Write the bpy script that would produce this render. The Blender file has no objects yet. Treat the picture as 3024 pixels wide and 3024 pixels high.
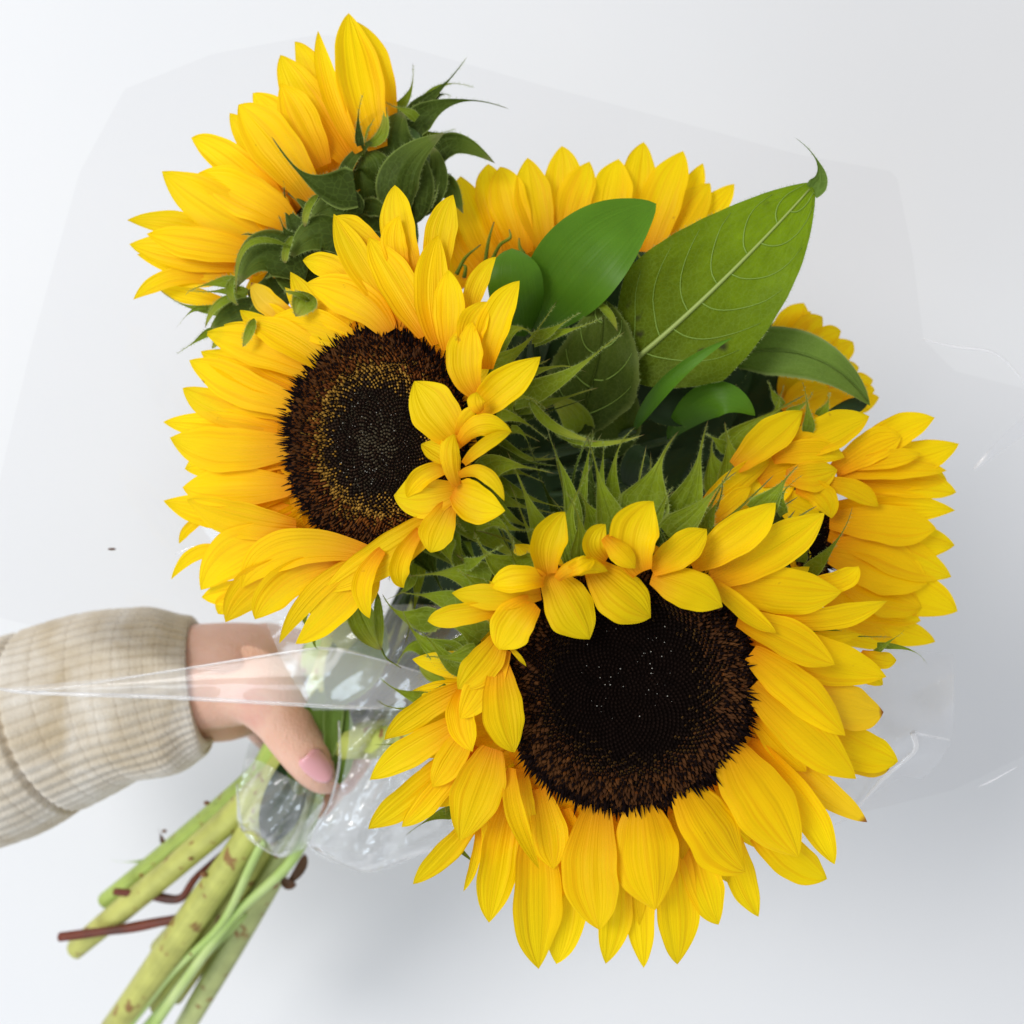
import bpy, math, random
import numpy as np
from mathutils import Vector

random.seed(11)
RS = np.random.RandomState(5)
SC = bpy.context.scene
COL = SC.collection

# ------------------------------------------------------------------ camera
CAMZ = 0.66
HALF = math.tan(math.radians(24.75))
cd = bpy.data.cameras.new('camera')
cam = bpy.data.objects.new('camera', cd)
COL.objects.link(cam)
cam.location = (0, 0, CAMZ)
cam.rotation_euler = (0, 0, 0)
cd.sensor_width = 36
cd.sensor_height = 36
cd.lens = 18.0 / HALF
cd.clip_start = 0.01
cd.clip_end = 20
cd.dof.use_dof = True
cd.dof.focus_distance = 0.335
cd.dof.aperture_fstop = 10.0
SC.camera = cam

# ------------------------------------------------------------------ light of the room
world = bpy.data.worlds.new('World')
SC.world = world
world.use_nodes = True
bg = world.node_tree.nodes['Background']
bg.inputs['Color'].default_value = (0.95, 0.965, 1.0, 1)
bg.inputs['Strength'].default_value = 0.58


def area_lamp(name, loc, target, size, power, color):
    ld = bpy.data.lights.new(name, 'AREA')
    ld.shape = 'RECTANGLE'
    ld.size, ld.size_y = size
    ld.energy = power
    ld.color = color
    o = bpy.data.objects.new(name, ld)
    COL.objects.link(o)
    o.location = loc
    o.rotation_euler = (Vector(target) - Vector(loc)).to_track_quat('-Z', 'Y').to_euler()
    return o


area_lamp('window_lamp', (-2.4, 1.2, 3.2), (0.0, 0.0, 0.2), (1.7, 1.7), 104.0, (1.0, 0.985, 0.96))
area_lamp('cool_window_lamp', (-1.9, -1.7, 2.0), (-0.1, -0.1, 0.1), (1.1, 1.1), 26.0, (0.74, 0.87, 1.0))

SC.view_settings.view_transform = 'Standard'
SC.view_settings.look = 'None'
SC.view_settings.exposure = 0.05
SC.view_settings.gamma = 1.0
SC.render.engine = 'CYCLES'
SC.cycles.transparent_max_bounces = 32
SC.cycles.max_bounces = 10

# ------------------------------------------------------------------ coordinates
# photograph pixels (3024 grid) are turned into points at a real height above the table
NAT = 3024.0


def at(px, py, z):
    d = CAMZ - z
    return np.array([(px - NAT / 2) / (NAT / 2) * HALF * d, -(py - NAT / 2) / (NAT / 2) * HALF * d, z])


def mm_per_px(z):
    return 2 * HALF * (CAMZ - z) / NAT


def K(ox, oy, s=2.0):
    return (ox, oy, s)


K1, K2, K3, K4 = K(1050, 1450), K(1350, 2058), K(1900, 1400), K(470, 1000)
K5, K6, K7, K8 = K(850, 500), K(350, 0), K(2000, 850), K(950, 2000)
K9, K10, K11 = K(1300, 350), K(1350, 1000), K(850, 1100)
KP = K(0, 0, 1932 / 3024.0)
KC = K(1300, 350, 1.38)
KB = K(350, 0, 1.68)


def nat(k, u, v):
    return k[0] + u / k[2], k[1] + v / k[2]


# ------------------------------------------------------------------ object helpers
def empty(name, label, cat, loc, group=None):
    o = bpy.data.objects.new(name, None)
    o.empty_display_size = 0.02
    COL.objects.link(o)
    o.location = loc
    o['label'] = label
    o['category'] = cat
    if group:
        o['group'] = group
    return o


def world_loc(o):
    v = Vector(o.location)
    while o.parent:
        o = o.parent
        v += Vector(o.location)
    return v


def mesh_obj(name, verts, faces, mats, parent=None, uv=None, midx=None, smooth=True):
    me = bpy.data.meshes.new(name)
    verts = np.asarray(verts, dtype=np.float64)
    if parent is not None:
        verts = verts - np.array(world_loc(parent))
    me.from_pydata([tuple(v) for v in verts.tolist()], [], faces)
    for m in (mats if isinstance(mats, (list, tuple)) else [mats]):
        me.materials.append(m)
    if midx is not None:
        me.polygons.foreach_set('material_index', midx)
    if smooth:
        me.polygons.foreach_set('use_smooth', [True] * len(me.polygons))
    if uv is not None:
        lay = me.uv_layers.new(name='UVMap')
        idx = np.zeros(len(me.loops), dtype=np.int32)
        me.loops.foreach_get('vertex_index', idx)
        lay.data.foreach_set('uv', np.asarray(uv, dtype=np.float32)[idx].ravel())
    me.update()
    o = bpy.data.objects.new(name, me)
    COL.objects.link(o)
    if parent is not None:
        o.parent = parent
    return o


# ------------------------------------------------------------------ materials
def new_mat(name):
    m = bpy.data.materials.new(name)
    m.use_nodes = True
    nt = m.node_tree
    for n in list(nt.nodes):
        nt.nodes.remove(n)
    return m, nt, nt.nodes, nt.links


def ramp(nd, stops, interp='LINEAR'):
    r = nd.new('ShaderNodeValToRGB')
    r.color_ramp.interpolation = interp
    el = r.color_ramp.elements
    while len(el) > 1:
        el.remove(el[-1])
    el[0].position = stops[0][0]
    el[0].color = (*stops[0][1], 1)
    for p, c in stops[1:]:
        e = el.new(p)
        e.color = (*c, 1)
    return r


def math_node(nd, lk, op, a, b=None, c=None, clamp=False):
    n = nd.new('ShaderNodeMath')
    n.operation = op
    n.use_clamp = clamp
    for i, x in enumerate((a, b, c)):
        if x is None:
            continue
        if isinstance(x, (int, float)):
            n.inputs[i].default_value = x
        else:
            lk.new(x, n.inputs[i])
    return n.outputs[0]


def mixc(nd, lk, mode, fac, a, b):
    n = nd.new('ShaderNodeMix')
    n.data_type = 'RGBA'
    n.blend_type = mode
    if isinstance(fac, (int, float)):
        n.inputs[0].default_value = fac
    else:
        lk.new(fac, n.inputs[0])
    for i, x in ((6, a), (7, b)):
        if isinstance(x, tuple):
            n.inputs[i].default_value = (*x, 1) if len(x) == 3 else x
        else:
            lk.new(x, n.inputs[i])
    return n.outputs[2]


def leafy(name, stops, transl, rough=0.5, streak=(60, 1.5), streak_amt=0.12, bump=0.25, spot=None,
          trans_tint=1.0, spec=0.35, blotch=0.15, bump_scale=1.0, vein=None, net=None, rim=None):
    """thin plant tissue: colour along the length, fine lengthwise veins, light passing through"""
    m, nt, nd, lk = new_mat(name)
    out = nd.new('ShaderNodeOutputMaterial')
    uv = nd.new('ShaderNodeUVMap')
    uv.uv_map = 'UVMap'
    sep = nd.new('ShaderNodeSeparateXYZ')
    lk.new(uv.outputs[0], sep.inputs[0])
    info = nd.new('ShaderNodeObjectInfo')
    r = ramp(nd, stops)
    lk.new(sep.outputs[1], r.inputs[0])
    comb = nd.new('ShaderNodeCombineXYZ')
    lk.new(math_node(nd, lk, 'MULTIPLY', sep.outputs[0], streak[0]), comb.inputs[0])
    lk.new(math_node(nd, lk, 'MULTIPLY', sep.outputs[1], streak[1]), comb.inputs[1])
    lk.new(math_node(nd, lk, 'MULTIPLY', info.outputs['Random'], 37.0), comb.inputs[2])
    nz = nd.new('ShaderNodeTexNoise')
    nz.inputs['Scale'].default_value = 0.55
    nz.inputs['Detail'].default_value = 3
    lk.new(comb.outputs[0], nz.inputs['Vector'])
    tc = nd.new('ShaderNodeTexCoord')
    nb = nd.new('ShaderNodeTexNoise')
    nb.inputs['Scale'].default_value = 90
    nb.inputs['Detail'].default_value = 4
    lk.new(tc.outputs['Object'], nb.inputs['Vector'])
    f1 = math_node(nd, lk, 'MULTIPLY_ADD', nz.outputs['Fac'], 2 * streak_amt, 1.0 - streak_amt)
    f2 = math_node(nd, lk, 'MULTIPLY_ADD', nb.outputs['Fac'], 2 * blotch, 1.0 - blotch)
    f3 = math_node(nd, lk, 'MULTIPLY_ADD', info.outputs['Random'], 0.16, 0.92)
    ff = math_node(nd, lk, 'MULTIPLY', math_node(nd, lk, 'MULTIPLY', f1, f2), f3)
    vm = nd.new('ShaderNodeVectorMath')
    vm.operation = 'SCALE'
    lk.new(r.outputs[0], vm.inputs[0])
    lk.new(ff, vm.inputs['Scale'])
    colr = vm.outputs[0]
    if vein:
        cv_ = nd.new('ShaderNodeCombineXYZ')
        lk.new(math_node(nd, lk, 'MULTIPLY', sep.outputs[0], 17.0), cv_.inputs[0])
        lk.new(math_node(nd, lk, 'MULTIPLY', sep.outputs[1], 0.9), cv_.inputs[1])
        lk.new(math_node(nd, lk, 'MULTIPLY', info.outputs['Random'], 91.0), cv_.inputs[2])
        nv_ = nd.new('ShaderNodeTexNoise')
        nv_.inputs['Scale'].default_value = 0.8
        nv_.inputs['Detail'].default_value = 2
        lk.new(cv_.outputs[0], nv_.inputs['Vector'])
        rv_ = ramp(nd, [(0.50, (0, 0, 0)), (0.66, (vein[1],) * 3)])
        lk.new(nv_.outputs['Fac'], rv_.inputs[0])
        colr = mixc(nd, lk, 'MIX', rv_.outputs[0], colr, vein[0])
    if net:
        vo = nd.new('ShaderNodeTexVoronoi')
        vo.feature = 'DISTANCE_TO_EDGE'
        vo.inputs['Scale'].default_value = net[1]
        vo.inputs['Randomness'].default_value = 1.0
        wv = nd.new('ShaderNodeVectorMath')
        wv.operation = 'MULTIPLY_ADD'
        lk.new(nb.outputs['Color'], wv.inputs[0])
        wv.inputs[1].default_value = (0.004, 0.004, 0.004)
        lk.new(tc.outputs['Object'], wv.inputs[2])
        lk.new(wv.outputs[0], vo.inputs['Vector'])
        rn = ramp(nd, [(0.0, (net[2],) * 3), (0.10, (0, 0, 0))])
        lk.new(vo.outputs['Distance'], rn.inputs[0])
        colr = mixc(nd, lk, 'MIX', rn.outputs[0], colr, net[0])
    if rim:
        eu_ = math_node(nd, lk, 'ABSOLUTE', math_node(nd, lk, 'SUBTRACT', sep.outputs[0], 0.5))
        rr_ = ramp(nd, [(0.0, (0, 0, 0)), (0.43, (0, 0, 0)), (0.5, (rim[1],) * 3)])
        lk.new(eu_, rr_.inputs[0])
        colr = mixc(nd, lk, 'MIX', rr_.outputs[0], colr, rim[0])
    if spot:
        ns = nd.new('ShaderNodeTexNoise')
        ns.inputs['Scale'].default_value = spot[1]
        ns.inputs['Detail'].default_value = 3
        lk.new(tc.outputs['Object'], ns.inputs['Vector'])
        rs = ramp(nd, [(0.0, (0, 0, 0)), (spot[2], (0, 0, 0)), (spot[2] + 0.06, (1, 1, 1))])
        lk.new(ns.outputs['Fac'], rs.inputs[0])
        colr = mixc(nd, lk, 'MIX', rs.outputs[0], colr, spot[0])
    b = nd.new('ShaderNodeBump')
    b.inputs['Strength'].default_value = bump
    b.inputs['Distance'].default_value = 0.0006 * bump_scale
    lk.new(nz.outputs['Fac'], b.inputs['Height'])
    p = nd.new('ShaderNodeBsdfPrincipled')
    lk.new(colr, p.inputs['Base Color'])
    p.inputs['Roughness'].default_value = rough
    p.inputs['Specular IOR Level'].default_value = spec
    lk.new(b.outputs[0], p.inputs['Normal'])
    t = nd.new('ShaderNodeBsdfTranslucent')
    vt = nd.new('ShaderNodeVectorMath')
    vt.operation = 'SCALE'
    lk.new(colr, vt.inputs[0])
    vt.inputs['Scale'].default_value = trans_tint
    lk.new(vt.outputs[0], t.inputs['Color'])
    mx = nd.new('ShaderNodeMixShader')
    mx.inputs[0].default_value = transl
    lk.new(p.outputs[0], mx.inputs[1])
    lk.new(t.outputs[0], mx.inputs[2])
    lk.new(mx.outputs[0], out.inputs[0])
    return m


M = {}


M['petal'] = leafy('petal_yellow', [(0.0, (0.80, 0.29, 0.001)), (0.20, (0.90, 0.48, 0.001)), (0.42, (0.96, 0.63, 0.001)), (0.75, (0.98, 0.70, 0.001)),  # deeper orange base: own pigment plus painted shading near the disc
                                    (1.0, (0.99, 0.73, 0.002))], 0.36, rough=0.5, streak=(26, 1.0), streak_amt=0.035,
                   bump=0.8, spec=0.14, blotch=0.03, spot=((0.55, 0.30, 0.01), 160, 0.74), vein=((0.84, 0.42, 0.001), 0.36))  # orange vein streaks also paint the darker look of the grooves
M['petal_brown'] = leafy('petal_brown_tip', [(0.0, (0.86, 0.38, 0.001)), (0.4, (0.92, 0.58, 0.001)), (0.93, (0.90, 0.58, 0.003)),
                                             (0.97, (0.40, 0.16, 0.01)), (1.0, (0.16, 0.06, 0.01))], 0.3, rough=0.5,
                         streak=(34, 1.2), streak_amt=0.08, bump=0.6, blotch=0.05)
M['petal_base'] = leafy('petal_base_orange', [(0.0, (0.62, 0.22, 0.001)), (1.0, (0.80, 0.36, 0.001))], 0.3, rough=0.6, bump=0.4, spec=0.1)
M['bract'] = leafy('bract_green', [(0.0, (0.13, 0.185, 0.006)), (0.45, (0.21, 0.285, 0.010)), (0.85, (0.34, 0.38, 0.04)),
                                   (0.96, (0.28, 0.25, 0.08)), (1.0, (0.25, 0.13, 0.07))], 0.22, rough=0.55,
                   streak=(26, 2.0), streak_amt=0.18, bump=0.8, blotch=0.3, spec=0.18, rim=((0.34, 0.42, 0.10), 0.6), net=((0.26, 0.34, 0.06), 420, 0.35))
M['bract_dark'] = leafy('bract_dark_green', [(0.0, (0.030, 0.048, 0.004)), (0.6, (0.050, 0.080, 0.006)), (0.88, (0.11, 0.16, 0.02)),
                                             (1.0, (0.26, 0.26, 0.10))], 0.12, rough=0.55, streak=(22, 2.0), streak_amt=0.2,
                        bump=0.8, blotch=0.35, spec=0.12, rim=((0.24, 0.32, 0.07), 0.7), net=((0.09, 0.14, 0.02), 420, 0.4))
M['leaf_gloss'] = leafy('smooth_leaf_green', [(0.0, (0.05, 0.13, 0.008)), (0.5, (0.085, 0.21, 0.010)), (1.0, (0.10, 0.24, 0.012))],
                        0.25, rough=0.42, streak=(46, 1.0), streak_amt=0.08, bump=0.3, blotch=0.22, spec=0.2)
M['leaf_olive'] = leafy('leaf_olive', [(0.0, (0.03, 0.055, 0.004)), (1.0, (0.085, 0.125, 0.008))], 0.15, rough=0.6,
                        streak=(14, 8), streak_amt=0.2, bump=0.8, blotch=0.35, spec=0.15, net=((0.12, 0.16, 0.03), 620, 0.3), rim=((0.18, 0.22, 0.05), 0.5))
M['leaf_shaded'] = leafy('shaded_leaf_green', [(0.0, (0.010, 0.028, 0.004)), (1.0, (0.018, 0.048, 0.006))], 0.08, rough=0.6,  # leaf green darkened to paint in the near-black shade of the gaps
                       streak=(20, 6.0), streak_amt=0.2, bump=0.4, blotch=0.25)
M['leaf_under'] = leafy('leaf_underside', [(0.0, (0.06, 0.085, 0.002)), (0.35, (0.125, 0.185, 0.004)), (1.0, (0.185, 0.30, 0.006))], 0.3,  # shading at the leaf base is painted into the dark end
                        rough=0.55, streak=(30, 30), streak_amt=0.16, bump=0.9, blotch=0.34, spec=0.1, net=((0.20, 0.30, 0.04), 620, 0.30),
                        spot=((0.045, 0.05, 0.012), 70, 0.68))
M['leaf_grey'] = leafy('leaf_grey_green', [(0.0, (0.10, 0.17, 0.022)), (1.0, (0.13, 0.21, 0.030))], 0.15, rough=0.6,
                       streak=(16, 10), streak_amt=0.16, bump=0.8, blotch=0.28, spec=0.12, net=((0.18, 0.27, 0.06), 620, 0.25), rim=((0.28, 0.35, 0.12), 0.6))


def plain(name, col, rough=0.5, spec=0.4, noise=None, bump=None, sss=0.0, coat=0.0):
    m, nt, nd, lk = new_mat(name)
    out = nd.new('ShaderNodeOutputMaterial')
    p = nd.new('ShaderNodeBsdfPrincipled')
    p.inputs['Base Color'].default_value = (*col, 1)
    p.inputs['Roughness'].default_value = rough
    p.inputs['Specular IOR Level'].default_value = spec
    p.inputs['Coat Weight'].default_value = coat
    if sss:
        p.inputs['Subsurface Weight'].default_value = sss
        p.inputs['Subsurface Radius'].default_value = (0.006, 0.0025, 0.0012)
        p.inputs['Subsurface Scale'].default_value = 1.0
    tc = nd.new('ShaderNodeTexCoord')
    if noise:
        n = nd.new('ShaderNodeTexNoise')
        n.inputs['Scale'].default_value = noise[0]
        n.inputs['Detail'].default_value = 5
        lk.new(tc.outputs['Object'], n.inputs['Vector'])
        r = ramp(nd, [(0.3, col), (0.7, noise[1])])
        lk.new(n.outputs['Fac'], r.inputs[0])
        lk.new(r.outputs[0], p.inputs['Base Color'])
    if bump:
        n2 = nd.new('ShaderNodeTexNoise')
        n2.inputs['Scale'].default_value = bump[0]
        n2.inputs['Detail'].default_value = 4
        lk.new(tc.outputs['Object'], n2.inputs['Vector'])
        b = nd.new('ShaderNodeBump')
        b.inputs['Strength'].default_value = bump[1]
        b.inputs['Distance'].default_value = 0.0005
        lk.new(n2.outputs['Fac'], b.inputs['Height'])
        lk.new(b.outputs[0], p.inputs['Normal'])
    lk.new(p.outputs[0], out.inputs[0])
    return m


M['hair'] = plain('plant_hair', (0.27, 0.34, 0.10), 0.6)
M['stalk_dark'] = plain('stalk_dark', (0.03, 0.06, 0.012), 0.6)  # darkened so the stalks sink into the shade of the gap
M['receptacle'] = plain('receptacle_green', (0.05, 0.10, 0.015), 0.6, noise=(120, (0.09, 0.16, 0.03)))
M['disc'] = plain('disc_dark', (0.004, 0.002, 0.0015), 0.9, spec=0.03)
M['f_core'] = plain('floret_core', (0.0035, 0.0018, 0.0014), 0.85, spec=0.05, noise=(300, (0.010, 0.005, 0.0035)))
M['f_grey'] = plain('floret_grey', (0.060, 0.046, 0.028), 0.7, spec=0.25, noise=(240, (0.13, 0.105, 0.060)))
M['f_brown'] = plain('floret_brown', (0.018, 0.009, 0.006), 0.8, spec=0.15, noise=(240, (0.045, 0.024, 0.012)))
M['f_gold'] = plain('floret_gold', (0.26, 0.13, 0.018), 0.8, spec=0.08, noise=(300, (0.42, 0.23, 0.04)))
M['f_goldd'] = plain('floret_dim_gold', (0.045, 0.020, 0.005), 0.8, spec=0.08, noise=(300, (0.085, 0.045, 0.010)))
M['f_red'] = plain('floret_red', (0.085, 0.022, 0.006), 0.8, spec=0.08, noise=(250, (0.20, 0.065, 0.010)))
M['f_redd'] = plain('floret_dark_red', (0.036, 0.013, 0.005), 0.8, spec=0.08, noise=(250, (0.090, 0.034, 0.009)))
M['f_tip'] = plain('floret_tip', (0.005, 0.002, 0.002), 0.8, spec=0.05)
M['pollen'] = plain('nectar_drop', (0.42, 0.41, 0.36), 0.2, spec=0.6)
M['vein'] = plain('leaf_vein', (0.30, 0.38, 0.09), 0.5)
M['vein_dim'] = plain('leaf_side_vein', (0.20, 0.31, 0.04), 0.5)
M['stem'] = leafy('stem', [(0.0, (0.34, 0.42, 0.07)), (1.0, (0.50, 0.50, 0.13))], 0.0, rough=0.5, streak=(16, 3.0), streak_amt=0.16, bump=1.0, bump_scale=1.6,
                  blotch=0.42, spot=((0.26, 0.14, 0.04), 130, 0.62), spec=0.3)
M['stem_bright'] = leafy('stem_bright', [(0.0, (0.36, 0.50, 0.08)), (1.0, (0.44, 0.56, 0.12))], 0.0, rough=0.5, streak=(16, 3.0), streak_amt=0.16, bump=1.0, bump_scale=1.6,
                  blotch=0.3, spot=((0.30, 0.17, 0.04), 130, 0.64), spec=0.3)
M['stem_thin'] = plain('stem_thin_green', (0.32, 0.48, 0.10), 0.4, noise=(30, (0.52, 0.62, 0.26)))
M['stem_olive'] = leafy('stem_olive', [(0.0, (0.20, 0.26, 0.06)), (1.0, (0.42, 0.46, 0.18))], 0.0, rough=0.5, streak=(16, 3.0), streak_amt=0.16, bump=1.0, bump_scale=1.6,
                  blotch=0.42, spot=((0.26, 0.14, 0.04), 130, 0.62), spec=0.3)
M['scar'] = plain('stem_scar', (0.22, 0.10, 0.04), 0.7)
M['twig'] = plain('twig_red', (0.20, 0.035, 0.012), 0.5, noise=(60, (0.07, 0.02, 0.012)))
M['cut'] = plain('cut_end', (0.42, 0.32, 0.10), 0.7)
M['brown'] = plain('dry_brown', (0.10, 0.045, 0.02), 0.7)


def film_mat(name, tint, white, gloss_gain, rough=0.09, haze=(0.75, 0.78, 0.8)):
    m, nt, nd, lk = new_mat(name)
    out = nd.new('ShaderNodeOutputMaterial')
    tr = nd.new('ShaderNodeBsdfTransparent')
    tr.inputs[0].default_value = (*tint, 1)
    gl = nd.new('ShaderNodeBsdfGlossy')
    gl.inputs['Roughness'].default_value = rough
    gl.inputs['Color'].default_value = (1, 1, 1, 1)
    df = nd.new('ShaderNodeBsdfDiffuse')
    df.inputs[0].default_value = (*haze, 1)
    fr = nd.new('ShaderNodeFresnel')
    fr.inputs['IOR'].default_value = 1.38
    tc = nd.new('ShaderNodeTexCoord')
    n = nd.new('ShaderNodeTexNoise')
    n.inputs['Scale'].default_value = 22
    n.inputs['Detail'].default_value = 2
    lk.new(tc.outputs['Object'], n.inputs['Vector'])
    b = nd.new('ShaderNodeBump')
    b.inputs['Strength'].default_value = 0.12
    b.inputs['Distance'].default_value = 0.002
    lk.new(n.outputs['Fac'], b.inputs['Height'])
    lk.new(b.outputs[0], gl.inputs['Normal'])
    lk.new(b.outputs[0], fr.inputs['Normal'])
    f = math_node(nd, lk, 'MULTIPLY', fr.outputs[0], gloss_gain, clamp=True)
    m1 = nd.new('ShaderNodeMixShader')
    m1.inputs[0].default_value = white
    lk.new(tr.outputs[0], m1.inputs[1])
    lk.new(df.outputs[0], m1.inputs[2])
    m2 = nd.new('ShaderNodeMixShader')
    lk.new(f, m2.inputs[0])
    lk.new(m1.outputs[0], m2.inputs[1])
    lk.new(gl.outputs[0], m2.inputs[2])
    lk.new(m2.outputs[0], out.inputs[0])
    return m


M['film'] = film_mat('clear_film', (0.962, 0.96, 0.963), 0.0, 0.6)
M['film_glint'] = film_mat('film_glint', (1, 1, 1), 0.55, 2.0, haze=(0.95, 0.95, 0.97))  # glints on the film painted as a white diffuse haze
M['film_fold'] = film_mat('folded_film', (0.96, 0.962, 0.966), 0.20, 0.8, haze=(0.88, 0.88, 0.90))
M['film_crumple'] = film_mat('crumpled_film', (0.95, 0.955, 0.955), 0.16, 2.4, rough=0.10, haze=(0.85, 0.87, 0.88))


# ------------------------------------------------------------------ blades: petals, bracts, leaves
class Flower:
    def __init__(s, cx, cy, z0, sx=0.0, sy=0.0, lim=0.04):
        s.cx, s.cy, s.z0, s.sx, s.sy, s.lim = cx, cy, z0, sx, sy, lim
        s.mm = mm_per_px(z0)

    def z(s, px, py, mm=0.0):
        d = s.sx * (px - s.cx) * s.mm + s.sy * (s.cy - py) * s.mm
        return s.z0 + max(-s.lim, min(s.lim, d)) + mm * 0.001

    def p(s, px, py, mm=0.0):
        return at(px, py, s.z(px, py, mm))


def profile(kind, v, rnd):
    v = np.asarray(v)
    if kind == 'petal':
        pk = 0.52 + 0.06 * rnd[0]
        lo = 0.44 + 0.56 * np.sin(np.pi / 2 * np.clip(v / pk, 0, 1)) ** 0.95
        q = np.clip((v - pk) / (1 - pk), 0, 1)
        hi = (1 - q ** 2.1) ** (0.86 + 0.14 * rnd[1])
        return np.where(v < pk, lo, hi)
    if kind == 'bract':
        q = np.clip((v - 0.08) / 0.66, 0, 1)
        sm_ = 1 - q * q * (3 - 2 * q)
        return (0.80 + 0.2 * np.clip(v / 0.15, 0, 1)) * (0.075 + 0.925 * sm_) * (1 - v) ** 0.35
    if kind == 'lance':
        return np.sin(np.pi * np.clip(v, 0, 1) ** 0.75) ** 0.9 * 0.97 + 0.03 * (1 - v)
    if kind == 'leaf':
        return np.sin(np.pi * np.clip(v, 0, 1) ** 0.86) ** 0.75
    if kind == 'round':
        return (1 - np.abs(2 * v - 1) ** 2.6) ** 0.6
    if kind == 'broad':
        return np.minimum(1, (np.clip(v, 0, 1) / 0.30 + 0.02)) ** 0.6 * (1 - np.clip((v - 0.30) / 0.70, 0, 1) ** 1.9) ** 0.85
    return np.ones_like(v)


def blade(name, parent, fl, k, b, m, t, w, z=(0, 0, 0), prof='petal', cup=0.3, roll=0.0, twist=0.0,
          mat=None, nu=12, nv=28, rib=0.017, ruf=0.02, hair=0, curl=0.0, serr=0.0, tipdrop=0.0, seed=None):
    rnd = RS.rand(8)
    bn, mn, tn = nat(k, *b), nat(k, *m), nat(k, *t)
    B, Mi, T = fl.p(*bn, z[0]), fl.p(*mn, z[1]), fl.p(*tn, z[2])
    C = 2 * Mi - (B + T) / 2
    wm = w / k[2] * mm_per_px(Mi[2]) * (1.03 if prof == 'petal' else 1.4 if prof == 'bract' else 1.0)
    v = np.linspace(0, 1, nv + 1)
    s = np.linspace(-1, 1, nu + 1)
    cen = ((1 - v) ** 2)[:, None] * B + (2 * v * (1 - v))[:, None] * C + (v ** 2)[:, None] * T
    tan = (2 * (1 - v))[:, None] * (C - B) + (2 * v)[:, None] * (T - C)
    tan /= np.linalg.norm(tan, axis=1)[:, None] + 1e-12
    up = np.array([0, 0, 1.0])
    S = np.cross(tan, up)
    S /= np.linalg.norm(S, axis=1)[:, None] + 1e-9
    N = np.cross(S, tan)
    L = np.linalg.norm(tan[0] * 0 + (T - B))
    pf = profile(prof, v, rnd)
    hw = wm / 2 * pf
    if serr:
        hwl = hw * (1 + serr * np.abs(np.modf(v * 9 + rnd[2])[0] - 0.5))
    th = max(abs(cup), 1e-3)
    X = np.zeros((nv + 1, nu + 1))
    Z = np.zeros((nv + 1, nu + 1))
    for i in range(nv + 1):
        c = th * (0.6 + 0.4 * math.sin(math.pi * min(1, v[i] + 0.15)))
        den = math.sin(min(c, 1.45))
        X[i] = np.sin(c * s) / den
        Z[i] = (1 - np.cos(c * s)) / den * (1 if cup >= 0 else -1)
    env = np.sin(np.pi * np.clip(v, 0.0, 1)) ** 0.5
    wob = s[None, :] + 0.10 * np.sin(2.2 * v[:, None] + 6.28 * rnd[2])
    q1 = 1 - 2 * np.abs(np.sin(np.pi * (0.95 + 0.5 * rnd[3]) * wob + 2.2 * (rnd[4] - 0.5))) ** 0.7
    q2 = 1 - 2 * np.abs(np.sin(np.pi * 2.3 * wob + 6 * rnd[2])) ** 0.8
    ribs = rib * (q1 + 0.5 * q2) * env[:, None] * 2
    if prof == 'petal':
        roll = roll + 0.5 * (rnd[0] - 0.5)
        twist = twist + 0.7 * (rnd[5] - 0.5)
    rf = ruf * (s[None, :] ** 2) * np.sin(2 * np.pi * (1.4 + rnd[5]) * v[:, None] + 6.28 * rnd[6] + 1.5 * s[None, :]) * 3
    bend = ruf * 1.2 * np.sin(2 * np.pi * (0.8 + 0.5 * rnd[7]) * v + 6.28 * rnd[1])[:, None]
    Zz = Z * hw[:, None] + (ribs + rf + bend) * wm / 2 * np.clip(pf, 0.25, 1)[:, None]
    Xx = X * hw[:, None]
    if prof == 'petal':      # uneven sides, wavering edge, tip a little off centre
        edge_w = 1 + 0.045 * np.sin(8 * v[:, None] + 6.28 * rnd[3] + 2 * np.sign(s)[None, :]) + 0.018 * np.sin(23 * v[:, None] + 6.28 * rnd[6] * np.sign(s)[None, :])
        Xx = Xx * edge_w * (1 + 0.14 * (rnd[7] - 0.5) * np.sign(s)[None, :]) + (0.16 * (rnd[4] - 0.5)) * hw.max() * (v[:, None] ** 2)
    if serr:
        sgn = np.sign(s)[None, :] * (np.abs(s)[None, :] > 0.95)
        Xx = Xx + sgn * (hwl - hw)[:, None]
    ang = roll + twist * v
    ca, sa = np.cos(ang)[:, None], np.sin(ang)[:, None]
    X2 = Xx * ca - Zz * sa
    Z2 = Xx * sa + Zz * ca
    if prof == 'bract':      # whip-like tips that bend aside
        Lb = float(np.linalg.norm(T - B))
        cen = cen + S * (Lb * 0.30 * (rnd[2] - 0.5) * (v ** 3) + Lb * 0.035 * np.sin(5 * v + 6 * rnd[3]) * v)[:, None]
        cen[:, 2] += Lb * 0.12 * (rnd[4] - 0.3) * v ** 2
    P = cen[:, None, :] + X2[:, :, None] * S[:, None, :] + Z2[:, :, None] * N[:, None, :]
    if tipdrop:
        P[:, :, 2] -= tipdrop * 0.001 * np.clip((v - 0.7) / 0.3, 0, 1)[:, None] ** 2
    verts = P.reshape(-1, 3)
    n1 = nu + 1
    faces = [(i * n1 + j, i * n1 + j + 1, (i + 1) * n1 + j + 1, (i + 1) * n1 + j) for i in range(nv) for j in range(nu)]
    uv = np.stack(np.meshgrid((s + 1) / 2, v), axis=-1).reshape(-1, 2)
    mats = [mat]
    midx = None
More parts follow.
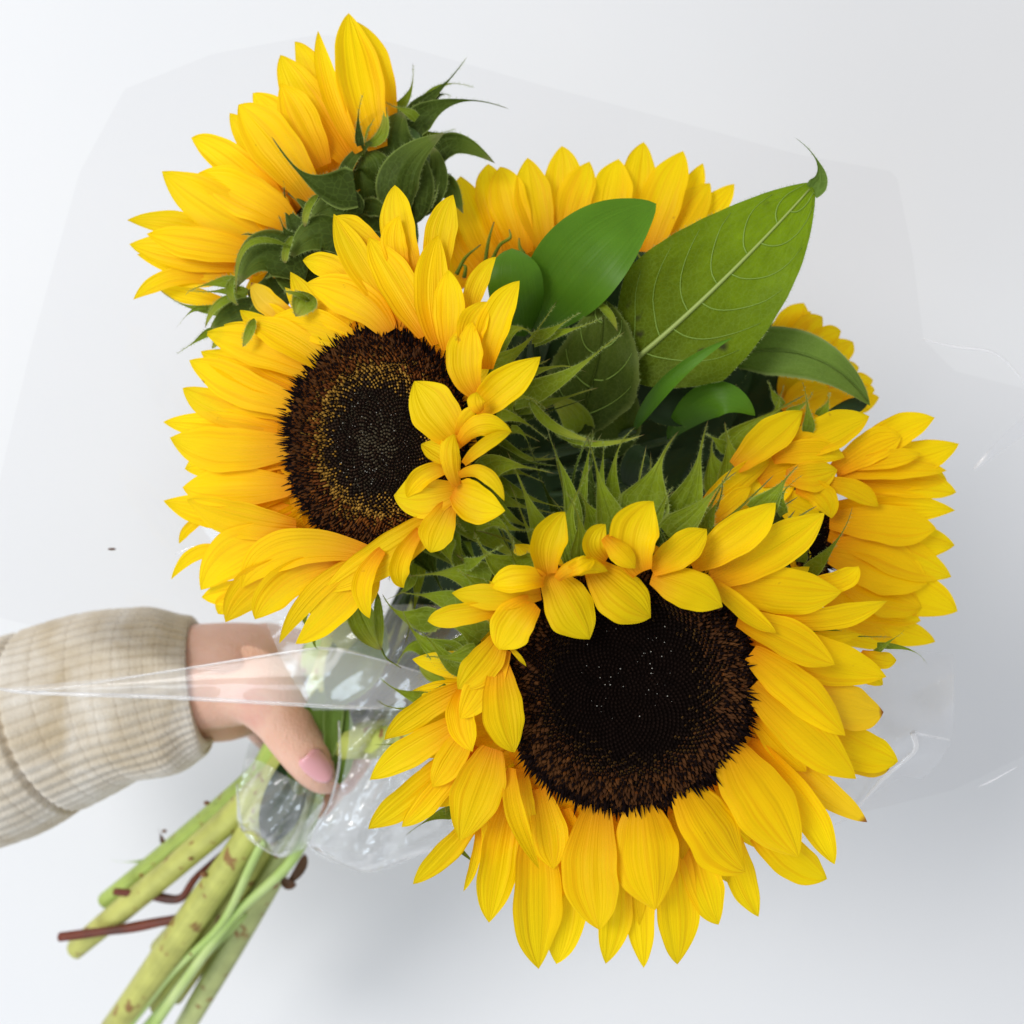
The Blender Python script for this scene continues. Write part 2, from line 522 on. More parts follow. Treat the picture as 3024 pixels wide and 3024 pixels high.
    if hair:
        mats.append(M['hair'])
        hv, hf, hu = [], [], []
        base = len(verts)
        for side in (0, nu):
            for q in RS.rand(int(hair * 1.6)):
                q = 0.05 + 0.9 * q
                i = min(nv - 1, int(q * nv))
                f = q * nv - i
                p0 = P[i, side] * (1 - f) + P[i + 1, side] * f
                dirr = (P[i, side] - P[i, nu // 2])
                dirr = dirr / (np.linalg.norm(dirr) + 1e-9)
                dirr = dirr + 0.5 * tan[i] + 0.7 * (RS.rand(3) - 0.5) + np.array([0, 0, 0.3])
                dirr /= np.linalg.norm(dirr)
                ln = 0.0004 + 0.0007 * RS.rand()
                a = tan[i] * 0.00004
                j = base + len(hv)
                hv += [p0 - a, p0 + a, p0 + dirr * ln]
                hf.append((j, j + 1, j + 2))
                hu += [(0.5, 0.5)] * 3
        midx = [0] * len(faces) + [1] * len(hf)
        verts = np.vstack([verts, np.array(hv)])
        uv = np.vstack([uv, np.array(hu)])
        faces = faces + hf
    o = mesh_obj(name, verts, faces, mats, parent, uv, midx)

    def surf(ss, vv, lift=0.0):
        i = min(nv - 1, int(vv * nv))
        f = vv * nv - i
        j = (ss + 1) / 2 * nu
        jj = min(nu - 1, int(j))
        g = j - jj
        a = P[i, jj] * (1 - g) + P[i, jj + 1] * g
        c = P[i + 1, jj] * (1 - g) + P[i + 1, jj + 1] * g
        return a * (1 - f) + c * f + N[i] * lift
    return o, surf


def catmull(pts, n):
    pts = [np.array(p, dtype=float) for p in pts]
    pts = [2 * pts[0] - pts[1]] + pts + [2 * pts[-1] - pts[-2]]
    out = []
    for i in range(1, len(pts) - 2):
        p0, p1, p2, p3 = pts[i - 1:i + 3]
        for k_ in range(n):
            t = k_ / n
            out.append(0.5 * ((2 * p1) + (-p0 + p2) * t + (2 * p0 - 5 * p1 + 4 * p2 - p3) * t * t + (-p0 + 3 * p1 - 3 * p2 + p3) * t ** 3))
    out.append(pts[-2])
    return np.array(out)


def tube(name, parent, pts, rad, mat, sides=8, n=6, cap=True, knob=0.0, capmat=None, flat=1.0):
    """pts: 3-D points, rad: radii at those points"""
    C = catmull(pts, n)
    R = np.interp(np.linspace(0, len(pts) - 1, len(C)), range(len(pts)), rad)
    tan = np.gradient(C, axis=0)
    tan /= np.linalg.norm(tan, axis=1)[:, None] + 1e-12
    ref = np.array([0.13, 0.21, 1.0])
    S = np.cross(tan, ref)
    S /= np.linalg.norm(S, axis=1)[:, None] + 1e-12
    N = np.cross(S, tan)
    a = np.linspace(0, 2 * np.pi, sides, endpoint=False)
    rr = R[:, None] * np.ones(sides)[None, :]
    if knob:
        ph = RS.rand(3) * 6
        i = np.arange(len(C))[:, None]
        rr = rr * (1 + knob * np.sin(i * 0.9 + ph[0] + 2 * a[None, :]) * 0.5 + knob * 0.5 * np.sin(i * 0.37 + ph[1]) + knob * 0.35 * np.cos(5 * a[None, :]))
    P = C[:, None, :] + rr[:, :, None] * (np.cos(a)[None, :, None] * S[:, None, :] + flat * np.sin(a)[None, :, None] * N[:, None, :])
    m_ = len(C)
    verts = P.reshape(-1, 3)
    faces = [(i * sides + j, i * sides + (j + 1) % sides, (i + 1) * sides + (j + 1) % sides, (i + 1) * sides + j)
             for i in range(m_ - 1) for j in range(sides)]
    midx = [0] * len(faces)
    mats = [mat]
    if cap:
        faces += [tuple(range(sides))[::-1], tuple((m_ - 1) * sides + j for j in range(sides))]
        midx += [0, 0]
        if capmat:
            mats.append(capmat)
            midx[-2:] = [0, 1]
    uv = np.stack(np.meshgrid(np.linspace(0, 1, sides), np.linspace(0, 1, m_)), axis=-1).reshape(-1, 2)
    return mesh_obj(name, verts, faces, mats, parent, uv, midx)


# ------------------------------------------------------------------ flower head: disc and florets
GA = math.pi * (3 - math.sqrt(5))


def disc(parent, fl, rx, ry, N, kinds, dome=0.004, rise=0.003, drops=60, drop_r=0.45, dropc=(0, 0), spike=1.0, amax=None):
    """rx, ry radii in photograph pixels; florets set in the sunflower's own spiral"""
    def sp(a, b, h=0.0):
        r = math.hypot(a, b)
        dz = rise + dome * (math.sin(math.pi * min(1, r) ** 1.5 * 0.95 + 0.1)) - 0.004 * max(0, r - 0.92) * 10
        return at(fl.cx + rx * a, fl.cy + ry * b, fl.z(fl.cx + rx * a, fl.cy + ry * b) + dz + h)
    rings, seg = 14, 48
    vs = [sp(0, 0)]
    fs = []
    for i in range(1, rings + 1):
        for j in range(seg):
            th = 2 * math.pi * j / seg
            r = i / rings
            vs.append(sp(r * math.cos(th), r * math.sin(th)))
    for j in range(seg):
        th = 2 * math.pi * j / seg
        p = sp(math.cos(th) * 0.96, math.sin(th) * 0.96)
        p[2] -= 0.012
        vs.append(p)
    for j in range(seg):
        fs.append((0, 1 + (j + 1) % seg, 1 + j))
    for i in range(rings):
        for j in range(seg):
            a = 1 + i * seg
            fs.append((a + j, a + (j + 1) % seg, a + seg + (j + 1) % seg, a + seg + j))
    parent = mesh_obj('flower_disc', vs, fs, M['disc'], parent)
    mats = [M[x] for x in ('f_core', 'f_grey', 'f_gold', 'f_goldd', 'f_red', 'f_redd', 'f_tip', 'f_brown')]
    ix = {x: i for i, x in enumerate(('f_core', 'f_grey', 'f_gold', 'f_goldd', 'f_red', 'f_redd', 'f_tip', 'f_brown'))}
    V, F, MI = [], [], []
    mmp = mm_per_px(fl.z0)
    Rm = (rx + ry) / 2 * mmp
    sp_m = Rm * math.sqrt(math.pi / N)
    nrm = np.array([-fl.sx, -fl.sy, 1.0])
    nrm /= np.linalg.norm(nrm)
    for i in range(N):
        r = math.sqrt((i + 0.5) / N)
        th = i * GA
        ca, sa = math.cos(th), math.sin(th)
        rj = r
        body, tip, h, bw, lean = kinds(r, RS.rand())
        p = sp(rj * ca, rj * sa)
        if amax and not amax(fl.cx + rx * rj * ca, fl.cy + ry * rj * sa):
            continue
        e1 = sp(min(1, rj + 0.01) * ca, min(1, rj + 0.01) * sa) - sp(rj * ca - 0.01 * ca, rj * sa - 0.01 * sa)
        e1[2] = e1[2] * 0.3
        e1 /= np.linalg.norm(e1) + 1e-9
        e2 = np.cross(nrm, e1)
        jit = (RS.rand(3) - 0.5) * (0.7 if r < 0.6 else 0.95)
        szj = 0.75 + 0.6 * RS.rand() if r > 0.6 else 1.0
        axis = nrm + e1 * lean + jit * 0.45
        axis /= np.linalg.norm(axis)
        hh = h * (0.75 + 0.5 * RS.rand())
        bwm = sp_m * bw * szj
        j0 = len(V)
        up1 = p + axis * hh * 0.55
        for q in range(4):
            c, s_ = math.cos(q * math.pi / 2 + 0.6), math.sin(q * math.pi / 2 + 0.6)
            V.append(p - nrm * 0.0003 + (e1 * c + e2 * s_) * bwm)
        for q in range(4):
            c, s_ = math.cos(q * math.pi / 2 + 0.6), math.sin(q * math.pi / 2 + 0.6)
            V.append(up1 + (e1 * c + e2 * s_) * bwm * 0.72)
        V.append(p + axis * hh + e1 * lean * hh * 0.35 + jit * hh * 0.25)
        for q in range(4):
            F.append((j0 + q, j0 + (q + 1) % 4, j0 + 4 + (q + 1) % 4, j0 + 4 + q))
            MI.append(ix[body])
        for q in range(4):
            F.append((j0 + 4 + q, j0 + 4 + (q + 1) % 4, j0 + 8))
            MI.append(ix[tip])
    fo = mesh_obj('floret', V, F, mats, parent, None, MI, smooth=False)
    fo['kind'] = 'stuff'
    # nectar drops glinting on the closed middle
    V, F = [], []
    for i in range(drops):
        r = drop_r * math.sqrt(RS.rand())
        th = RS.rand() * 6.283
        a, b = dropc[0] + r * math.cos(th), dropc[1] + r * math.sin(th)
        if math.hypot(a, b) > 0.7:
            continue
        p = sp(a, b, 0.0012 + 0.0004 * RS.rand())
        q = 0.00008 + 0.00015 * RS.rand() ** 2
        j0 = len(V)
        for d_ in ((1, 0, 0), (0, 1, 0), (-1, 0, 0), (0, -1, 0), (0, 0, 1), (0, 0, -1)):
            V.append(p + np.array(d_) * q)
        for f_ in ((0, 1, 4), (1, 2, 4), (2, 3, 4), (3, 0, 4), (1, 0, 5), (2, 1, 5), (3, 2, 5), (0, 3, 5)):
            F.append(tuple(j0 + x for x in f_))
    if V:
        d_ = mesh_obj('nectar_drop', V, F, M['pollen'], parent)
        d_['kind'] = 'stuff'


def kinds_dark(r, q):
    r2 = r + 0.10 * (RS.rand() - 0.5) if r < 0.88 else r
    if r2 < 0.52:
        return ('f_core', 'f_core', 0.0009, 0.50, 0.1)
    if r2 < 0.64:
        return ('f_core' if q < 0.7 else 'f_goldd', 'f_core', 0.0010, 0.52, 0.3)
    if r2 < 0.72:
        return ('f_goldd' if q < 0.4 else 'f_redd', 'f_tip', 0.0012, 0.52, 0.5)
    if r < 0.90:
        return ('f_redd' if q < 0.93 else 'f_red', 'f_tip' if q < 0.5 else 'f_redd', 0.0016, 0.56, 0.8)
    if q < 0.55:
        return ('f_redd', 'f_tip', 0.0018, 0.56, 1.2)
    return ('f_tip', 'f_tip', 0.0026, 0.50, 1.8)


def kinds_gold(r, q):
    r2 = r + 0.12 * (RS.rand() - 0.5) if r < 0.88 else r
    if r2 < 0.22:
        return ('f_grey' if q < 0.75 else 'f_brown', 'f_grey' if q < 0.6 else 'f_brown', 0.0010, 0.50, 0.1)
    if r2 < 0.48:
        return ('f_brown' if q < 0.55 else 'f_grey', 'f_brown' if q < 0.6 else 'f_core', 0.0010, 0.50, 0.2)
    if r2 < 0.58:
        return ('f_brown' if q < 0.35 else 'f_goldd', 'f_brown' if q < 0.5 else 'f_gold', 0.0009, 0.50, 0.3)
    if r2 < 0.68:
        return ('f_gold', 'f_gold' if q < 0.5 else 'f_tip', 0.0011, 0.52, 0.4)
    if r2 < 0.78:
        return ('f_gold' if q < 0.3 else 'f_red', 'f_tip' if q < 0.55 else 'f_red', 0.0015, 0.50, 0.6)
    if r < 0.91:
        return ('f_red' if q < 0.75 else 'f_redd', 'f_tip' if q < 0.6 else 'f_redd', 0.0018, 0.54, 0.8)
    if q < 0.5:
        return ('f_red', 'f_tip', 0.0018, 0.56, 1.2)
    return ('f_tip', 'f_tip', 0.0028, 0.46, 1.8)


def head_back(parent, fl, rx, ry, depth=0.016, top=-0.0035, name='receptacle', lean=(0, 0)):
    """green cup that carries the head, with its underside running into the stem"""
    rings, seg = 10, 36
    vs, fs = [], []
    for i in range(rings + 1):
        f = i / rings
        rr = 1.02 * math.cos(f * math.pi / 2) ** 0.6 if i < rings else 0.12
        rr = max(rr, 0.12)
        for j in range(seg):
            th = 2 * math.pi * j / seg
            px, py = fl.cx + rx * rr * math.cos(th) + lean[0] * f, fl.cy + ry * rr * math.sin(th) + lean[1] * f
            vs.append(at(px, py, fl.z(px, py) + top - depth * f))
    for i in range(rings):
        for j in range(seg):
            fs.append((i * seg + j, i * seg + (j + 1) % seg, (i + 1) * seg + (j + 1) % seg, (i + 1) * seg + j))
    fs.append(tuple(range(seg))[::-1])
    fs.append(tuple(rings * seg + j for j in range(seg)))
    return mesh_obj(name, vs, fs, M['receptacle'], parent)


def ring_petals(parent, fl, rx, ry, n, length, w, zmm, mat, arc=(0, 360), jitter=8, r0=0.86, seed=0):
    """rows of petals that sit under the front row"""
    for i in range(n):
        th = math.radians(arc[0] + (arc[1] - arc[0]) * (i + 0.5) / n + jitter * (RS.rand() - 0.5))
        ca, sa = math.cos(th), math.sin(th)
        ln = length * (0.85 + 0.3 * RS.rand())
        b = (fl.cx + rx * r0 * ca, fl.cy + ry * r0 * sa)
        t = (fl.cx + (rx + ln) * ca + 12 * (RS.rand() - 0.5), fl.cy + (ry + ln) * sa + 12 * (RS.rand() - 0.5))
        m = ((b[0] + t[0]) / 2 + 14 * (RS.rand() - 0.5), (b[1] + t[1]) / 2 + 14 * (RS.rand() - 0.5))
        blade('petal', parent, fl, (0, 0, 1.0), b, m, t, w * (0.85 + 0.3 * RS.rand()), zmm, mat=mat, cup=0.3)


def petals(parent, fl, rows, mat, **kw):
    for r in rows:
        opt = dict(kw)
        if len(r) > 11:
            opt.update(r[11])
        mt = opt.pop('mat', mat)
        nm = opt.pop('name', 'petal')
        blade(nm, parent, fl, r[0], (r[1], r[2]), (r[3], r[4]), (r[5], r[6]), r[7], (r[8], r[9], r[10]), mat=mt, **opt)


# ------------------------------------------------------------------ where the stems are held
def P3(u, v, z):
    """whole-picture coordinates (1932 grid) at a height"""
    n = nat(KP, u, v)
    return at(n[0], n[1], z)


def whole_stem(parent, pts, rad, mat, **kw):
    return tube('stem', parent, [P3(*p) for p in pts], rad, mat, sides=12, n=7, cap=True, capmat=M['cut'], **kw)


FA = Flower(1855, 2019, 0.330, -0.02, 0.10, 0.03)
FB = Flower(1114, 1302, 0.318, 0.42, 0.0, 0.032)
FC = Flower(980, 660, 0.286, 0.0, 0.0)
FU = Flower(1210, 475, 0.278, 0.0, 0.0)
FD = Flower(1690, 800, 0.268, 0.0, 0.0)
FE = Flower(2415, 1590, 0.296, 0.0, 0.0)
FF = Flower(2380, 1150, 0.255, 0.0, 0.0)

# ---- big front flower, dark middle
A = empty('sunflower', 'largest front sunflower, its centre nearly black, petals folded in over the top edge', 'sunflower',
          FA.p(FA.cx, FA.cy, -20), 'sunflowers in the bouquet')
disc(A, FA, 378, 385, 3400, kinds_dark, drops=50, drop_r=0.42, dropc=(0.02, -0.12), dome=0.003, rise=0.002)
head_back(A, FA, 370, 376, lean=(-60, 20))
whole_stem(A, [(1150, 1290, 0.314), (1050, 1330, 0.285), (800, 1385, 0.235), (575, 1430, 0.196), (440, 1625, 0.168), (212, 1945, 0.120)],
           [0.009, 0.008, 0.0075, 0.0068, 0.0068, 0.0065], M['stem'], knob=0.09)
ring_petals(A, FA, 372, 378, 30, 175, 105, (-5, -8, -11), M['petal'], arc=(-60, 250))
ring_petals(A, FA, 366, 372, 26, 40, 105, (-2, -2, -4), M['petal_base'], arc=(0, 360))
ring_petals(A, FA, 372, 378, 30, 290, 76, (-4, -6, -10), M['petal'], arc=(-35, 190))
rowsA = [
    (K2, 330, 560, 250, 950, 180, 1335, 240, -4, -7, -12),
    (K2, 640, 700, 650, 1200, 577, 1575, 230, -6, -9, -14),
    (K2, 480, 680, 465, 1150, 480, 1608, 290, -3, -5, -11, {'cup': 0.5}),
    (K2, 900, 760, 935, 1200, 880, 1578, 200, -6, -8, -12),
    (K2, 1060, 860, 1080, 1250, 1102, 1600, 170, -6, -9, -13),
    (K2, 1240, 720, 1290, 1200, 1305, 1580, 260, -5, -7, -11),
    (K2, 1350, 660, 1440, 1060, 1545, 1345, 220, -5, -7, -10),
    (K2, 1560, 650, 1670, 1030, 1778, 1300, 170, -8, -10, -14),
    (K2, 1780, 190, 2110, 500, 2420, 742, 170, -7, -8, -9, {'mat': M['petal_brown']}),
    (K2, 1700, 650, 1960, 940, 2186, 1075, 240, -8, -9, -12),
    (K2, 1720, 260, 2030, 620, 2222, 992, 200, -4, -4, -8, {'cup': 0.5}),
    (K2, 490, 540, 545, 800, 572, 1017, 210, -2, -2, -3),
    (K2, 380, 430, 370, 640, 440, 860, 170, -1, -1, -3),
    (K2, 640, 660, 680, 860, 690, 1020, 150, -3, -4, -6),
    (K2, 1500, 380, 1560, 620, 1600, 800, 170, -3, -4, -6),
    (K2, 1250, 560, 1300, 780, 1330, 960, 150, -3, -4, -6),
    (K2, 830, 640, 790, 1040, 838, 1380, 330, 1, 1, -3, {'cup': 0.35}),
    (K2, 1095, 620, 1120, 930, 1180, 1257, 380, 2, 4, 1, {'cup': -0.3}),
    (K2, 1340, 500, 1510, 780, 1708, 1027, 350, 2, 4, 0, {'cup': -0.35}),
    (K2, 1610, 300, 1790, 600, 2024, 944, 370, 2, 3, -2, {'cup': -0.3, 'mat': M['petal']}),
    (K2, 322, 420, 345, 690, 487, 1012, 115, 3, 4, 4, {'twist': 0.9, 'cup': 0.5}),
    (K8, 990, 620, 970, 850, 925, 1035, 120, -5, -7, -9),
    (K8, 950, 780, 750, 1020, 543, 1225, 150, -5, -8, -10),
    (K8, 925, 880, 905, 1080, 838, 1265, 60, -3, -4, -6, {'cup': 0.7}),
    (K8, 880, 400, 540, 680, 273, 895, 190, -3, -5, -8),
    (K8, 850, 440, 660, 690, 470, 882, 150, -2, -3, -6),
    (K8, 900, 400, 780, 640, 650, 740, 130, -4, -6, -8),
    (K8, 860, 240, 560, 420, 283, 605, 180, -2, -4, -7),
    (K8, 880, 40, 590, 190, 367, 370, 165, -1, -3, -6),
    (K8, 880, 300, 770, 480, 658, 655, 175, 0, 0, -2),
    (K8, 860, 60, 840, 250, 897, 437, 190, 2, 2, 3, {'cup': 0.9}),
    (K8, 1010, 420, 925, 660, 812, 965, 290, 2, 3, 0, {'cup': 0.3}),
    (K1, 880, 930, 750, 1160, 620, 1348, 190, 7.0, 7.0, 4.0),
    (K1, 850, 1010, 860, 1300, 932, 1548, 240, 7.0, 10.0, 8.0, {'cup': 0.3}),
    (K1, 860, 850, 740, 1020, 597, 1167, 210, 8.0, 9.0, 6.0),
    (K1, 860, 700, 620, 732, 425, 767, 135, 8.0, 8.0, 4.0, {'cup': 0.7}),
    (K1, 1050, 655, 920, 790, 845, 937, 255, 10.0, 12.0, 10.0, {'cup': 0.3}),
    (K1, 1095, 610, 820, 625, 568, 605, 150, 9.0, 10.0, 6.0),
    (K1, 1110, 530, 960, 525, 792, 560, 160, 12.0, 14.0, 9.0, {'cup': 0.9}),
    (K1, 890, 905, 955, 970, 1008, 1036, 30, 8.0, 10.0, 9.0),
    (K1, 1150, 480, 1270, 690, 1390, 872, 285, 10.0, 12.0, 10.0, {'cup': -0.35}),
    (K1, 1400, 450, 1570, 620, 1745, 748, 300, 10.0, 13.0, 11.0, {'cup': -0.35}),
    (K1, 1140, 490, 1140, 300, 1240, 125, 200, 12.0, 13.0, 12.0, {'cup': 1.05}),
    (K1, 1190, 520, 1330, 440, 1488, 478, 110, 15.0, 17.0, 13.0, {'cup': -0.8, 'ruf': 0.09}),
    (K1, 1250, 480, 1330, 440, 1400, 395, 90, 15.0, 18.0, 14.0, {'cup': 0.6, 'ruf': 0.08}),
    (K1, 1480, 410, 1410, 310, 1480, 200, 165, 12.0, 14.0, 13.0, {'cup': 1.0}),
    (K1, 1690, 480, 1650, 270, 1765, 65, 275, 13.0, 14.0, 11.0, {'cup': 0.75}),
    (K1, 1470, 270, 1570, 370, 1655, 455, 130, 15.0, 17.0, 15.0, {'cup': -0.9}),
    (K10, 1150, 1370, 1320, 1255, 1475, 1125, 195, 12.0, 12.0, 9.0),
    (K10, 1150, 1400, 1360, 1480, 1565, 1590, 240, 11.0, 14.0, 13.0, {'cup': -0.3}),
    (K3, 280, 530, 530, 380, 785, 172, 230, 5, 6, 4, {'cup': 0.5}),
    (K3, 400, 620, 740, 450, 1068, 222, 250, 6, 4, 2, {'cup': 0.4}),
    (K3, 940, 650, 1160, 630, 1272, 545, 130, -3, -5, -7),
    (K3, 470, 640, 830, 690, 1172, 690, 280, 4, 3, 0, {'cup': -0.3}),
    (K3, 780, 860, 1130, 850, 1443, 752, 150, 0, -3, -6),
    (K3, 380, 620, 570, 790, 785, 935, 120, 6, 7, 5, {'roll': 0.5, 'cup': 0.6}),
    (K3, 560, 850, 840, 970, 1135, 1120, 225, 4, 3, 1),
    (K3, 640, 960, 1060, 1100, 1438, 1190, 270, -1, -3, -6),
    (K3, 1280, 1060, 1400, 1100, 1495, 1095, 110, -9, -10, -12),
    (K3, 1240, 1180, 1340, 1200, 1415, 1245, 90, -8, -9, -11),
    (K3, 630, 1060, 900, 1280, 1190, 1550, 240, 4, 4, 2, {'cup': -0.35}),
    (K3, 640, 1255, 940, 1540, 1257, 1800, 270, 3, 3, 0, {'cup': -0.3}),
    (K3, 880, 1260, 1180, 1370, 1420, 1415, 250, -3, -5, -8, {'mat': M['petal_brown']}),
    (K3, 1020, 1640, 1280, 1735, 1455, 1738, 90, -10, -11, -13, {'mat': M['petal_brown']}),
    (K3, 1000, 1450, 1270, 1620, 1505, 1695, 240, -4, -7, -10),
    (K3, 640, 1420, 800, 1600, 960, 1760, 150, -2, -3, -5),
]
petals(A, FA, rowsA, M['petal'])

# green bracts round the front flower
BR = dict(prof='bract', cup=0.5, rib=0.03, hair=34)
rowsAb = [
    (K10, 690, 1320, 655, 1020, 722, 718, 110, -2, 0, 6),
    (K10, 735, 1320, 725, 1120, 685, 880, 110, 0, 2, 5),
    (K10, 830, 1120, 770, 1010, 690, 900, 120, -4, -3, 0),
    (K10, 930, 1160, 850, 880, 707, 600, 150, -2, 0, 5),
    (K10, 1080, 1030, 1165, 800, 1258, 535, 240, -3, 0, 8, {'hair': 60}),
    (K10, 1270, 1110, 1410, 790, 1470, 480, 180, -4, 0, 8, {'hair': 60}),
    (K10, 1240, 1160, 1450, 970, 1600, 768, 150, -1, 2, 5),
    (K10, 1470, 1110, 1520, 1010, 1595, 920, 60, -2, 0, 3),
    (K10, 700, 1120, 620, 800, 478, 575, 80, -8, -6, -2),
    (K10, 1150, 1150, 1215, 980, 1275, 865, 55, -3, 0, 2),
    (K10, 930, 1130, 915, 780, 1030, 500, 110, -12, -8, -4),
    (K10, 700, 1100, 780, 760, 838, 530, 60, -10, -6, -2),
    (K10, 860, 1080, 850, 760, 850, 600, 50, -10, -6, -2),
    (K1, 1050, 420, 940, 390, 900, 270, 90, -4, -2, 2),
    (K1, 970, 480, 780, 400, 655, 255, 150, -6, -4, -1),
    (K1, 640, 430, 740, 400, 865, 288, 60, -8, -4, 0, {'hair': 60}),
    (K1, 790, 540, 560, 490, 290, 492, 170, -8, -8, -6),
    (K1, 760, 570, 680, 510, 600, 450, 60, -4, -3, -2),
    (K1, 640, 690, 440, 620, 262, 632, 110, -10, -12, -10),
    (K1, 480, 760, 280, 720, 180, 600, 120, -12, -12, -10),
    (K1, 620, 1000, 400, 880, 243, 728, 150, -8, -9, -6),
    (K1, 640, 1060, 480, 930, 335, 755, 90, -5, -5, -3),
    (K1, 440, 940, 310, 930, 230, 1045, 80, -12, -10, -10),
    (K1, 760, 860, 600, 790, 400, 830, 140, -6, -6, -6),
    (K1, 740, 900, 580, 890, 440, 870, 130, -8, -9, -9),
    (K1, 720, 940, 560, 990, 400, 1015, 90, -3, -4, -4),
    (K1, 600, 1060, 480, 1060, 370, 1000, 150, -12, -14, -15, {'prof': 'leaf'}),
    (K1, 480, 1260, 280, 1190, 120, 1150, 80, -8, -9, -8),
    (K1, 560, 1170, 330, 1290, 105, 1243, 90, -7, -10, -8),
    (K1, 600, 1330, 480, 1370, 385, 1395, 50, -8, -9, -9),
    (K1, 360, 1480, 220, 1500, 108, 1490, 28, -10, -10, -9),
    (K8, 790, 640, 765, 740, 740, 840, 70, -9, -12, -13, {'prof': 'leaf'}),
    (K8, 790, 800, 640, 830, 508, 942, 60, -12, -14, -14, {'hair': 8}),
    (K8, 1130, 740, 1070, 830, 1020, 940, 90, -12, -14, -15, {'prof': 'leaf', 'hair': 8}),
    (K8, 800, 1000, 880, 1085, 945, 1158, 22, -12, -13, -13, {'hair': 0}),
    (K2, 1290, 840, 1335, 1000, 1372, 1145, 60, -11, -13, -14, {'hair': 6}),
    (K3, 930, 970, 1180, 950, 1440, 1030, 100, -10, -12, -12),
    (K3, 1360, 1060, 1460, 990, 1550, 935, 30, -11, -9, -8, {'hair': 4}),
    (K3, 1380, 1010, 1560, 1040, 1672, 1125, 30, -12, -12, -12, {'hair': 4}),
    (K3, 660, 230, 800, 80, 870, -60, 130, 0, 4, 8, {'hair': 40}),
    (K3, 830, 240, 830, 120, 960, 20, 50, 1, 4, 6, {'hair': 20}),
    (K3, 960, 590, 1110, 440, 1262, 200, 80, -14, -10, -6),
    (K3, 930, 520, 960, 430, 1010, 340, 50, -16, -14, -10),
]
petals(A, FA, rowsAb, M['bract'], name='bract', **BR)


def clutter(parent, fl, arc, n, r0, r1, z0, z1, w, mats):
    for i in range(n):
        th = math.radians(arc[0] + (arc[1] - arc[0]) * (i + RS.rand()) / n)
        th2 = th + 0.35 * (RS.rand() - 0.5)
        b_ = (fl.cx + r0 * math.cos(th), fl.cy + r0 * math.sin(th))
        rr = r1[0] + (r1[1] - r1[0]) * RS.rand()
        t_ = (fl.cx + rr * math.cos(th2), fl.cy + rr * math.sin(th2))
        m_ = ((b_[0] + t_[0]) / 2 + 50 * (RS.rand() - 0.5), (b_[1] + t_[1]) / 2 + 50 * (RS.rand() - 0.5))
        za = z0 + (z1 - z0) * RS.rand()
        blade('bract', parent, fl, (0, 0, 1.0), b_, m_, t_, w * (0.7 + 0.6 * RS.rand()), (za - 2, za, za + 5 * RS.rand()),
              mat=M[mats[i % len(mats)]], prof='bract', cup=0.5, rib=0.03, hair=36, twist=0.8 * (RS.rand() - 0.5))


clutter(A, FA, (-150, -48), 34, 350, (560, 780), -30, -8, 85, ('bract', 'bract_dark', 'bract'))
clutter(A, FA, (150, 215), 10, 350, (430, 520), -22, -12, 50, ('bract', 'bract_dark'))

# ---- left flower, golden ring
B = empty('sunflower', 'left sunflower with a golden ring in its brown centre, above the hand', 'sunflower',
          FB.p(FB.cx, FB.cy, -20), 'sunflowers in the bouquet')
disc(B, FB, 270, 334, 3400, kinds_gold, drops=80, drop_r=0.45, dropc=(-0.05, -0.02), dome=0.003, rise=0.002)
head_back(B, FB, 262, 326, lean=(-10, 60))
whole_stem(B, [(705, 870, 0.300), (690, 990, 0.272), (640, 1220, 0.222), (545, 1420, 0.190), (440, 1540, 0.168), (143, 1790, 0.128)],
           [0.009, 0.008, 0.0072, 0.0062, 0.0060, 0.0052], M['stem'], knob=0.09)
ring_petals(B, FB, 262, 322, 26, 150, 100, (-4, -6, -8), M['petal'], arc=(85, 330))
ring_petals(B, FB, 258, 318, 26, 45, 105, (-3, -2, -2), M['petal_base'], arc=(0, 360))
ring_petals(B, FB, 262, 322, 18, 240, 76, (-3, -4, -6), M['petal'], arc=(110, 255))
